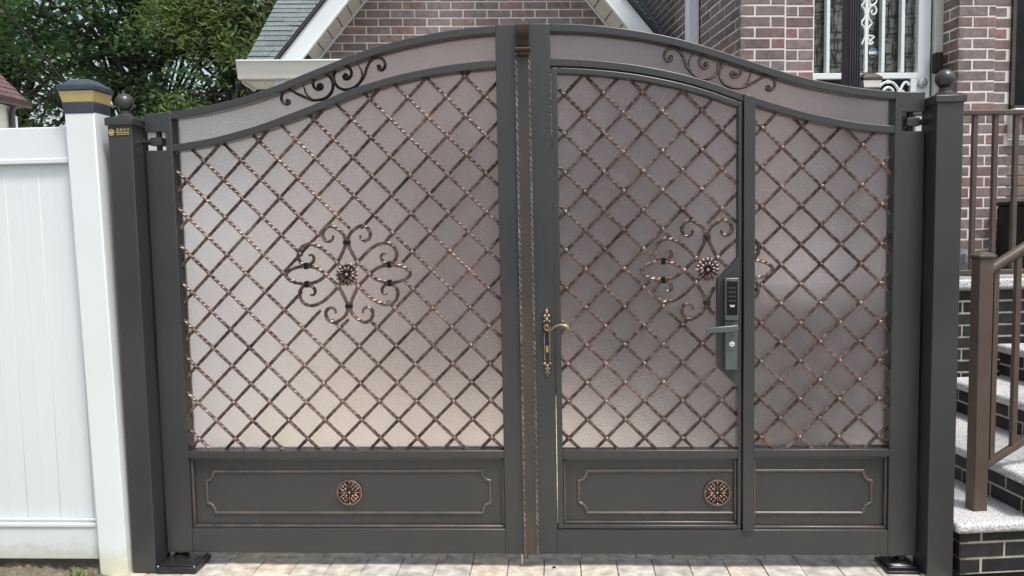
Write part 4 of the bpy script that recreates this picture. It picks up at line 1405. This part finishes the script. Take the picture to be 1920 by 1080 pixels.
def moulding(parent, pts, y, r=.0075, name='panel_moulding', closed=True):
    """half round bead along straight runs, with mitred corners kept as separate runs"""
    P = [np.array((a, y, b)) for a, b in pts]
    if closed: P.append(P[0])
    m = MB()
    for a, b in zip(P[:-1], P[1:]):
        m.tube([a, b], r, n=10, sq=(1, .8), wear=.75)
        m.ball(a, r * .98, 8, 6, (1, .8, 1), wear=.75)
    return m.build(name, RUBBED, parent, smooth=True, seg_angle=60)


def notch_outline(x0, x1, z0, z1, nx=.035, nz=.045, left=True, right=True):
    out = []
    k = 5

    def arc(cx, cz, a0, a1):
        return [(cx + nx * math.cos(a), cz + nz * math.sin(a)) for a in np.linspace(R(a0), R(a1), k)]
    if left:
        out += arc(x0, z1, 270, 360) if True else []
    else:
        out += [(x0, z1)]
    if right:
        out += arc(x1, z1, 180, 270)
    else:
        out += [(x1, z1)]
    if right:
        out += arc(x1, z0, 90, 180)
    else:
        out += [(x1, z0)]
    if left:
        out += arc(x0, z0, 0, 90)
    else:
        out += [(x0, z0)]
    return out


def recess(parent, x0, x1, z0, z1, ysheet=.030):
    """kick panel: sheet and stepped lip around it"""
    kp = MB().box(x0, x1, ysheet, ysheet + .012, z0, z1).build('kick_panel', PAINT, parent)
    w_ = .011
    for (a, b, c, d_) in ((x0, x1, z1 - w_, z1), (x0, x1, z0, z0 + w_), (x0, x0 + w_, z0 + w_, z1 - w_), (x1 - w_, x1, z0 + w_, z1 - w_)):
        MB().box(a, b, .014, ysheet - .0005, c, d_).build('panel_lip', RUBBED, kp, bevel=.003)
    w2 = .004
    return kp


def ts_range(t0, t1, n=60):
    return np.linspace(t0, t1, n)


def leaf(sign, label):
    """sign -1: left leaf, +1 right leaf. Builds frame and arch; returns the thing."""
    X = lambda t: XC + sign * t
    lf = thing('gate_leaf', (X(.8), 0, 0), label, 'gate', 'driveway gate leaves')
    # outer stile with hinge notch
    NZ0, NZ1, NT = 1.850, 1.928, 1.548
    poly = [(TO, ZG), (TW, ZG), (TW, NZ0), (NT, NZ0), (NT, NZ1), (TW, NZ1), (TW, 2.008)]
    poly += [(t, A(t)) for t in np.linspace(1.62, TO, 8)]
    poly = [(X(t), z) for t, z in poly]
    MB().prism(poly, 0, D).build('hinge_stile', PAINT, lf, bevel=.003)
    # inner stile
    poly = [(TI, ZG), (.004, ZG), (.004, A(0) - .002)] + [(t, A(t)) for t in np.linspace(.03, TI, 5)]
    MB().prism([(X(t), z) for t, z in poly], 0, D).build('meeting_stile', PAINT, lf, bevel=.003)
    xs = X(ts_range(TI - .001, TO + .001))
    MB().band(xs, [A(abs(x - XC)) - RF for x in xs], [A(abs(x - XC)) for x in xs], .0012, D - .001).build('arched_top_rail', PAINT, lf, bevel=.003)
    MB().band(xs, [Bc(abs(x - XC)) - RF for x in xs], [Bc(abs(x - XC)) for x in xs], .0016, D - .001).build('arched_cross_rail', PAINT, lf, bevel=.003)
    xa, xb = sorted((X(TI), X(TO)))
    MB().box(xa - .001, xb + .001, .0012, D - .001, ZG + .0005, ZL).build('bottom_rail', PAINT, lf, bevel=.003)
    return lf


def sheet(parent, x0, x1, lo, hi, y=.056, n=40):
    xs = np.linspace(x0, x1, n)
    return MB().band(xs, [lo(x) for x in xs], [hi(x) for x in xs], y, y + .005).build('infill_sheet', SHEET, parent)


zA = lambda x: A(abs(x - XC)); zB = lambda x: Bc(abs(x - XC))

# ---- left leaf
LL = leaf(-1, 'left driveway gate leaf with full diamond lattice, scroll rosette and long kick panel')
xl0, xl1 = XC - TO, XC - TI
MB().box(xl0 - .001, xl1 + .001, .0012, D - .001, ZM0, ZM1).build('middle_rail', PAINT, LL, bevel=.003)
sheet(LL, xl0 - .003, xl1 + .003, lambda x: ZM1 - .003, lambda x: zB(x) - RF + .003)
sheet(LL, xl0 - .003, xl1 + .003, lambda x: zB(x) - .003, lambda x: zA(x) - RF + .003)
MCL = (-0.910, 1.299)
lattice(LL, xl0, xl1, lambda x: zB(x) - RF, .675, .675, MCL)
motif(LL, MCL, xl0, xl1)
kp = recess(LL, xl0, xl1, ZL, ZM0)
moulding(kp, notch_outline(-1.588, -.311, .234, .424), .029)
medallion(kp, -.938, .329, .029)

# ---- right leaf
RL = leaf(1, 'right driveway gate leaf with pedestrian door set into its lattice')
xr0, xr1 = XC + TI, XC + TO
PX0, PX1 = .776, .822
FX0, FX1 = PX1, xr1
sheet(RL, xr0 - .003, xr1 + .003, lambda x: zB(x) - .003, lambda x: zA(x) - RF + .003)
MB().prism([(PX0, ZL - .004), (PX1, ZL - .004), (PX1, zB(PX1) - .002), (PX0, zB(PX0) - .002)], -.012, D).build('lock_stile', PAINT, RL, bevel=.003)
MB().box(PX1 - .012, PX1 + .0035, -.0005, .05, ZL, zB(PX1) - RF).build('stile_bead', RUBBED, RL, bevel=.002)
MB().box(FX0 - .001, FX1 + .001, .0012, D - .001, ZM0, ZM1).build('middle_rail', PAINT, RL, bevel=.003)
sheet(RL, FX0 - .003, FX1 + .003, lambda x: ZM1 - .003, lambda x: zB(x) - RF + .003)
MCR = (.630, 1.294)
lattice(RL, FX0, FX1, lambda x: zB(x) - RF, .735, .755, MCR)
motif(RL, MCR, FX0, FX1, rosette=False)
kp = recess(RL, FX0 + .003, FX1, ZL, ZM0)
o_ = notch_outline(FX0 + .012, 1.327, .236, .423, left=False)
moulding(kp, o_, .029, closed=False)

# ---- pedestrian door in the right leaf
DR = thing('gate_door', (.38, 0, 0), 'lattice pedestrian door with keypad lock, set in the right gate leaf', 'gate door')
DX0, DX1 = xr0 + .004, .772
DI0, DI1 = xr0 + .028, .756
DZ = ZL + .004
zD = lambda x: zB(x) - RF - .007
YD0, YD1 = -.003, .052
MB().prism([(DX0, DZ), (DI0, DZ), (DI0, zD(DI0)), (DX0, zD(DX0))], YD0, YD1).build('stile', PAINT, DR, bevel=.003)
MB().prism([(DI1, DZ), (DX1, DZ), (DX1, zD(DX1)), (DI1, zD(DI1))], YD0 + .002, YD1).build('stile', PAINT, DR, bevel=.003)
xs = np.linspace(DI0 - .001, DI1 + .001, 40)
MB().band(xs, [zD(x) - .024 for x in xs], [zD(x) for x in xs], YD0 + .0012, YD1).build('arched_top_rail', PAINT, DR, bevel=.003)
MB().box(DI0 - .001, DI1 + .001, YD0 + .0012, YD1, ZM0 - .004, ZM1).build('middle_rail', PAINT, DR, bevel=.003)
MB().box(DI0 - .001, DI1 + .001, YD0 + .0012, YD1, DZ, DZ + .016).build('bottom_rail', PAINT, DR, bevel=.003)
sheet(DR, DI0 - .003, DI1 + .003, lambda x: ZM1 - .003, lambda x: zD(x) - .021, y=.046)
LP = [(.757, 1.347), (.671, 1.252), (.671, .879), (.757, .792)]


def in_lockplate(x, z):
    if x < .664: return False
    m = .006
    return .792 - m + max(0, (.757 - x)) * 1.0 < z < 1.347 + m - (.757 - x) * 1.1


lattice(DR, DI0, DI1, lambda x: zD(x) - .024, .70, .765, MCR, extra=in_lockplate)
motif(DR, MCR, DI0, DI1, extra=in_lockplate)
kp = recess(DR, DI0, DI1, DZ + .016, ZM0 - .004, ysheet=.028)
o_ = notch_outline(.077, DI1 - .014, .236, .424, right=False)
# start the run at the right-hand ends
k = [i for i, q in enumerate(o_) if abs(q[0] - (DI1 - .014)) < 1e-6]
o_ = o_[k[1]:] + o_[:k[0] + 1]
moulding(kp, o_, .027, closed=False)
medallion(kp, .674, .328, .027)
# keypad lock
lk = MB().prism(LP, -.010, .044).build('lock_plate', PAINT, DR, bevel=.002)
lb = MB().box(.695, .747, -.036, -.0105, .874, 1.082).build('smart_lock', LOCKGREY, DR, bevel=.004, segs=3)
MB().prism([(0, 0)] * 0 or [(.693, 1.084), (.749, 1.084), (.749, 1.262), (.693, 1.262)], -.047, -.0105).build('keypad_housing', LOCKGREY, lb, bevel=.004, segs=3)
MB().box(.6985, .7435, -.0490, -.0475, 1.108, 1.250).build('keypad_screen', LOCKSCREEN, lb, bevel=.001)
for j in range(4):
    for i in range(3):
        MB().lathe([(.0038, 0), (.0038, -.0006)], (.711 + i * .010, -.0492, 1.222 - j * .018), 'y', 10).build('key_dot', mat('key_print%d%d' % (i, j), (.05, .055, .06), .5), lb)
for dx in (-.0055, .0055):
    MB().box(.7215 + dx - .0045, .7215 + dx + .0045, -.0497, -.0492, 1.1475, 1.1505).build('keypad_mark', PRINTW, lb)
MB().box(.7135, .7295, -.0497, -.0492, 1.142, 1.1455).build('keypad_mark', PRINTW, lb)
MB().hexa([(.608, -.086, 1.038), (.738, -.086, 1.043), (.738, -.070, 1.043), (.608, -.070, 1.038),
           (.608, -.086, 1.060), (.738, -.086, 1.070), (.738, -.070, 1.070), (.608, -.070, 1.060)]).build('lock_lever', LOCKGREY, lb, bevel=.003)
MB().lathe([(.015, 0), (.015, -.044)], (.727, -.036, 1.057), 'y', 20).build('lever_hub', LOCKGREY, lb, smooth=True)
MB().lathe([(.011, 0), (.011, -.003), (.008, -.004)], (.722, -.036, .985), 'y', 20).build('key_cylinder', PRINTW, lb, smooth=True)
MB().box(.716, .728, -.0412, -.0402, .984, .986).build('key_slot', BLACKPL, lb)
MB().box(.703, .739, -.0368, -.0362, .957, .9585).build('lock_seam', BLACKPL, lb)

# ---- arch scrolls (both leaves), from a traced half mirrored about the meeting line
z8 = lambda pts: [pixel_at(490 + a / 7.11, 80 + b / 7.11, .03) for a, b in pts]
SA = [(352, 778), (372, 790), (352, 815), (310, 815), (266, 765), (272, 690), (330, 640), (400, 640), (480, 682), (570, 724), (660, 760), (740, 764), (830, 745), (910, 690), (950, 600), (940, 505), (890, 440), (810, 418), (735, 440), (688, 510), (693, 580), (735, 622), (785, 620), (812, 588), (798, 558), (768, 556), (762, 580)]
SA2 = [(660, 750), (612, 705), (578, 640), (555, 545)]
SB = [(1120, 432), (1092, 450), (1110, 482), (1150, 482), (1192, 440), (1194, 372), (1150, 328), (1070, 318), (1000, 352), (966, 420), (966, 500), (1000, 570), (1050, 608), (1110, 624), (1200, 610), (1270, 570), (1330, 500), (1372, 430), (1402, 340), (1432, 272), (1480, 218), (1550, 198), (1620, 226), (1648, 290), (1630, 345), (1590, 366), (1556, 345), (1566, 318)]
SB2 = [(1300, 545), (1334, 470), (1338, 400), (1312, 332), (1262, 270)]
for lf, sg in ((LL, 1), (RL, -1)):
    for pts, rr in ((SA, .0068), (SB, .0068), (SA2, .0058), (SB2, .0058)):
        W = [np.array(p) for p in z8(pts)]
        W = [np.array((p[0] if sg == 1 else 2 * XC - p[0], .034, p[2])) for p in W]
        path = catmull(W, .005)
        r = np.full(len(path), rr)
        if len(pts) > 8:
            r[:14] = np.linspace(rr * 1.05, rr, 14); r[-14:] = np.linspace(rr, rr * 1.05, 14)
        else:
            r = np.linspace(rr, rr * .45, len(path))
        MB().tube(path, r, n=10, sq=(.95, 1.5), wear=.30 if sg == 1 else .65).build('arch_scroll', BRONZE if sg == 1 else COPPER, lf, smooth=True)
    for q in (SA[0], SB[0], SA[-1], SB[-1]):
        p = z8([q])[0]
        x_ = p[0] if sg == 1 else 2 * XC - p[0]
        MB().lathe([(.0095, .010), (.0095, -.006), (.006, -.009)], (x_, .034, p[2]), 'y', 14).build('scroll_eye', BRONZE if sg == 1 else COPPER, lf, smooth=True)

# ---- cover strip on the meeting line, latch and drop bolt (carried by the left leaf)
cs = MB().box(XC - .029, XC + .029, -.010, -.0005, .062, 2.214).build('cover_strip', STRIP, LL, bevel=.002)
for s in (-1, 1):
    pts = np.stack([np.full(330, XC + s * .0275), np.full(330, -.0105), np.linspace(.064, 2.212, 330)], 1)
    MB().tube(pts, .0050, n=8, twist=2 * math.pi / .10, valley=.5).build('rope_edge', ROPE, cs, smooth=True, seg_angle=70)
lt = MB().band(np.linspace(XC - .026, XC + .026, 3), [2.236] * 3, [2.329] * 3, -.008, -.0005).build('strap_latch', HINGE, LL, bevel=.001)
pp_ = catmull([(XC, -.010, 2.235), (XC, -.022, 2.262), (XC, -.028, 2.30), (XC, -.020, 2.335), (XC, .02, 2.346), (XC, .06, 2.346)], .006)
sm_ = MB()
sm_.add([(p[0] + s * .026, p[1], p[2]) for p in pp_ for s in (-1, 1)] + [(p[0] + s * .026, p[1] + .004, p[2] - .004) for p in pp_ for s in (-1, 1)],
        [(2 * i, 2 * i + 1, 2 * i + 3, 2 * i + 2) for i in range(len(pp_) - 1)] + [(2 * len(pp_) + 2 * i, 2 * len(pp_) + 2 * i + 2, 2 * len(pp_) + 2 * i + 3, 2 * len(pp_) + 2 * i + 1) for i in range(len(pp_) - 1)]
        + [(2 * i, 2 * i + 2, 2 * len(pp_) + 2 * i + 2, 2 * len(pp_) + 2 * i) for i in range(len(pp_) - 1)] + [(2 * i + 1, 2 * len(pp_) + 2 * i + 1, 2 * len(pp_) + 2 * i + 3, 2 * i + 3) for i in range(len(pp_) - 1)])
sm_.build('strap', HINGE, lt, smooth=True)
MB().lathe([(.013, -.031), (.013, .031)], (XC, -.014, 2.224), 'x', 20).build('latch_roll', HINGE, lt, smooth=True)
tm2 = MB()
for i in range(7):
    tm2.box(XC - .029 + i * .0088, XC - .0235 + i * .0088, -.028, -.012, 2.198, 2.212)
tm2.build('latch_teeth', COPPER, lt, bevel=.0012)
MB().tube([(-.176, .03, .0), (-.176, .03, .30)], .0065, n=12, ref=(0, 1, 0)).build('drop_bolt', STEEL, LL, smooth=True)

# ---- antique handle on the right leaf's meeting stile
hx = -.050
prof = [(0, 1.146), (.007, 1.142), (.012, 1.130), (.013, 1.122), (.019, 1.118), (.020, 1.106), (.015, 1.098), (.0165, 1.085), (.019, 1.074), (.019, 1.055), (.016, 1.046), (.0145, 1.030), (.0145, .915), (.018, .908), (.019, .900), (.012, .893), (.0125, .884), (.008, .878), (.010, .866), (.004, .860), (.002, .846), (0, .843)]
poly = [(hx + a, z) for a, z in prof] + [(hx - a, z) for a, z in prof[1:-1]][::-1]
hp = MB().prism(poly, -.006, -.0004).build('handle_plate', HANDLE, RL, bevel=.0018)
MB().box(hx - .0095, hx + .0095, -.0068, -.0062, .925, 1.036).build('dark_inlay', BLACKMET, hp)
for s in (-1, 1):
    MB().tube([(hx + s * .0115, -.007, .918), (hx + s * .0115, -.007, 1.04)], .0025, n=8, wear=1).build('plate_bead', HANDLE, hp, smooth=True)
orn = MB()
for (a, z, ra, sz) in ((0, 1.128, .008, 1.2), (-.008, 1.110, .007, 1), (.008, 1.110, .007, 1), (0, 1.094, .008, 1.2), (-.011, 1.086, .005, 1), (.011, 1.086, .005, 1),
                       (-.012, .904, .007, 1), (.012, .904, .007, 1), (0, .894, .007, 1.2), (-.006, .882, .005, 1), (.006, .882, .005, 1), (0, .868, .005, 1.6), (-.007, .864, .0035, 1), (.007, .864, .0035, 1), (0, .852, .003, 2)):
    orn.ball((hx + a, -.007, z), ra, 10, 8, (1, .7, sz))
orn.build('cast_ornament', HANDLE, hp, smooth=True)
MB().lathe([(.0195, .0), (.0195, -.008), (.016, -.013), (.006, -.014)], (hx, -.006, 1.064), 'y', 24).build('handle_boss', HANDLE, hp, smooth=True)
sp = [(hx + r_ * math.cos(a), -.022, 1.064 + r_ * math.sin(a)) for a, r_ in zip(np.linspace(-7.5, 1.6 * math.pi - 5.03, 50), np.linspace(.003, .016, 50))]
MB().tube(sp, .0030, n=8, wear=1).build('boss_spiral', HANDLE, hp, smooth=True)
lev = catmull([(hx + .006, -.024, 1.047), (hx + .018, -.034, 1.053), (hx + .030, -.046, 1.066), (hx + .048, -.052, 1.074), (hx + .066, -.052, 1.074), (hx + .082, -.052, 1.068), (hx + .092, -.052, 1.058), (hx + .095, -.052, 1.050)], .003)
rr_ = np.interp(np.linspace(0, 1, len(lev)), [0, .3, .6, .8, .93, 1], [.0052, .0050, .0060, .0095, .0100, .0045])
MB().tube(lev, rr_, n=12, ref=(0, 1, 0.2), wear=.8).build('handle_lever', HANDLE, hp, smooth=True)
kc = MB().lathe([(.0068, 0), (.0068, -.003)], (hx, -.0069, .975), 'y', 20).build('key_cylinder', BRASS, hp, smooth=True)
MB().box(hx - .0046, hx + .0046, -.0098, -.0069, .953, .972).build('cylinder_body', BRASS, kc, bevel=.002)
MB().lathe([(.0026, 0), (.0026, -.0006)], (hx, -.0101, .976), 'y', 10).build('keyhole', BLACKPL, kc)

# ---- door hinge-side gap strip (light catching edge of the leaf behind the handle)
# ---- gate posts
PH = 1.957


def gate_post(cx, cy, label):
    t = thing('gate_post', (cx, cy, 0), label, 'gate post', 'gate posts')
    h = .052
    MB().box(cx - h, cx + h, cy - h, cy + h + .034, 0, PH).build('shaft', PAINT, t, bevel=.004, segs=3)
    cap = MB().box(cx - .061, cx + .061, cy - .061, cy + .095, PH - .006, PH + .024).build('cap', PAINT, t, bevel=.004)
    MB().hexa([(cx - .060, cy - .060, PH + .0245), (cx + .060, cy - .060, PH + .0245), (cx + .060, cy + .060, PH + .0245), (cx - .060, cy + .060, PH + .0245),
               (cx - .042, cy - .042, PH + .032), (cx + .042, cy - .042, PH + .032), (cx + .042, cy + .042, PH + .032), (cx - .042, cy + .042, PH + .032)]).build('cap_slope', PAINT, cap, bevel=.002)
    pr = [(.036, 0), (.036, .004), (.030, .010), (.026, .013), (.026, .016), (.021, .020), (.020, .026), (.023, .030)]
    for a in np.linspace(150, 0, 16):
        pr.append((max(.0006, .038 * math.sin(R(a))), .0635 + -.038 * math.cos(R(180 - a)) * -1 * -1 if False else .0635 + .038 * math.cos(R(a))))
    MB().lathe(pr, (cx, cy, PH + .032), 'z', 32).build('ball_finial', PAINT, t, smooth=True, seg_angle=35)
    return t


PL = gate_post(-1.838, -.026, 'left charcoal gate post with ball finial and gold sticker')
PR = gate_post(1.570, -.026, 'right charcoal gate post with ball finial before the brick porch')
# sticker on the left post
yS = -.026 - .052
stk = MB().box(-1.887, -1.790, yS - .0012, yS - .0004, 1.906, 1.943).build('sticker', STICKER, PL)
ex, ez = -1.873, 1.924
th = np.linspace(0, 2 * math.pi, 25)
em = MB().tube([(ex + .0098 * math.cos(a), yS - .0016, ez + .0098 * math.sin(a)) for a in th], .0022, n=6, closed=True)
em.tube([(ex + .0048 * math.cos(a), yS - .0016, ez - .001 + .0042 * math.sin(a)) for a in th], .0016, n=6, closed=True)
em.box(ex - .0150, ex - .0105, yS - .002, yS - .0013, ez - .001, ez + .001).box(ex + .0105, ex + .0150, yS - .002, yS - .0013, ez - .001, ez + .001)
em.tube([(ex - .010, yS - .0016, ez - .0125), (ex, yS - .0016, ez - .0152), (ex + .010, yS - .0016, ez - .0125)], .0018, n=6)
em.ball((ex, yS - .0016, ez - .001), .0022, 8, 6, (1, .4, 1))
em.build('emblem', GOLD, stk)


def text_mesh(txt, x, z, size, y, parent, material, name):
    cu = bpy.data.curves.new(name, 'FONT')
    cu.body = txt; cu.size = size; cu.extrude = .0002; cu.space_character = 1.12
    tmp = bpy.data.objects.new(name, cu); COL.objects.link(tmp)
    dg = bpy.context.evaluated_depsgraph_get()
    me_ = bpy.data.meshes.new_from_object(tmp.evaluated_get(dg))
    bpy.data.objects.remove(tmp); bpy.data.curves.remove(cu)
    me_.materials.clear(); me_.materials.append(material)
    return place(name, me_, (x, y, z), parent, (R(90), 0, 0))


try:
    text_mesh('盛泰铁艺', -1.853, 1.9265, .0145, yS - .0016, stk, GOLD, 'lettering')
except Exception as e_:
    print('text failed', e_)
lm = MB()
rr2 = random.Random(5)
for zz, hh in ((1.9205, .0042), (1.9125, .0032)):
    a = -1.853
    while a < -1.796:
        wl = rr2.uniform(.0018, .0034)
        lm.box(a, a + wl, yS - .0019, yS - .0013, zz - hh / 2, zz + hh / 2); a += wl + .0008
tag(lm.build('small_print', GOLD, stk), kind='stuff')

# hinges (bracket, pin, bolt) and floor pivots
for sg, post, cx in ((-1, PL, -1.838), (1, PR, 1.570)):
    t = 1.592
    px_ = XC + sg * t
    hz = 1.8885
    ent = cx - sg * .052
    hinge = MB().lathe([(.012, -.039), (.012, .039)], (px_, .035, hz), 'z', 18).build('hinge_pin', BLACKMET, post, smooth=True)
    a, b = sorted((px_ - sg * .022, px_ + sg * .030))
    MB().box(a, b, .008, .056, hz - .017, hz + .018).build('hinge_block', PAINT, hinge, bevel=.003)
    MB().lathe([(.0085, 0), (.0085, abs(ent - px_) - .028 + .01)], (min(ent, px_ + sg * .028) - (.006 if sg < 0 else .002), .012, hz - .002), 'x', 14).build('hinge_bolt', BLACKMET, hinge, smooth=True)
    for q in (.034, .052):
        xx_ = px_ + sg * q
        MB().lathe([(.0135, -.0045), (.0135, .0045)], (xx_, .012, hz - .002), 'x', 6).build('hex_nut', BLACKMET, hinge)
for sg, lab in ((-1, 'black floor pivot box under the left gate leaf on pavers'), (1, 'flat black floor pivot plate under the right gate leaf on pavers')):
    cxp = XC + sg * 1.592
    pv = thing('floor_pivot', (cxp, .03, 0), lab, 'pivot', 'gate floor pivots')
    if sg < 0:
        x0, x1, y0, y1 = -1.782, -1.605, -.085, .075
        MB().box(x0, x1, y0, y1, 0.001, .028).build('housing', BLACKMET, pv, bevel=.003)
        MB().box(x0 + .012, x1 - .012, y0 + .012, y1 - .012, .0285, .034).build('cover', BLACKMET, pv, bevel=.002)
        for a, b in ((x0 + .006, y0 + .006), (x1 - .008, y0 + .006), (x1 - .008, y1 - .008)):
            MB().ball((a, b, .030), .0048, 10, 6).build('screw', STEEL, pv, smooth=True)
        for a in (x0 + .028, x1 - .028):
            MB().box(a - .004, a + .004, -.03, .03, .0342, .0352).build('slot', BLACKPL, pv)
        zt = .034
    else:
        x0, x1, y0, y1 = 1.372, 1.516, -.045, .105
        MB().box(x0, x1, y0, y1, 0.001, .010).build('housing', BLACKMET, pv, bevel=.003)
        MB().box(x0 + .014, x1 - .014, y0 + .020, y1 - .014, .0105, .021).build('cover', BLACKMET, pv, bevel=.003)
        for k in (.030, .044):
            MB().box(x0 + .03, x1 - .03, y0 + k, y0 + k + .005, .0212, .0235).build('rib', STEEL, pv, bevel=.001)
        zt = .021
    MB().lathe([(.034, zt), (.034, zt + .010), (.029, zt + .012), (.024, zt + .004)], (cxp, .035, 0), 'z', 24).build('bearing_cup', BLACKMET, pv, smooth=True)
    MB().lathe([(.017, zt), (.017, ZG - .001)], (cxp, .035, 0), 'z', 18).build('pivot_pin', BLACKMET, pv, smooth=True)
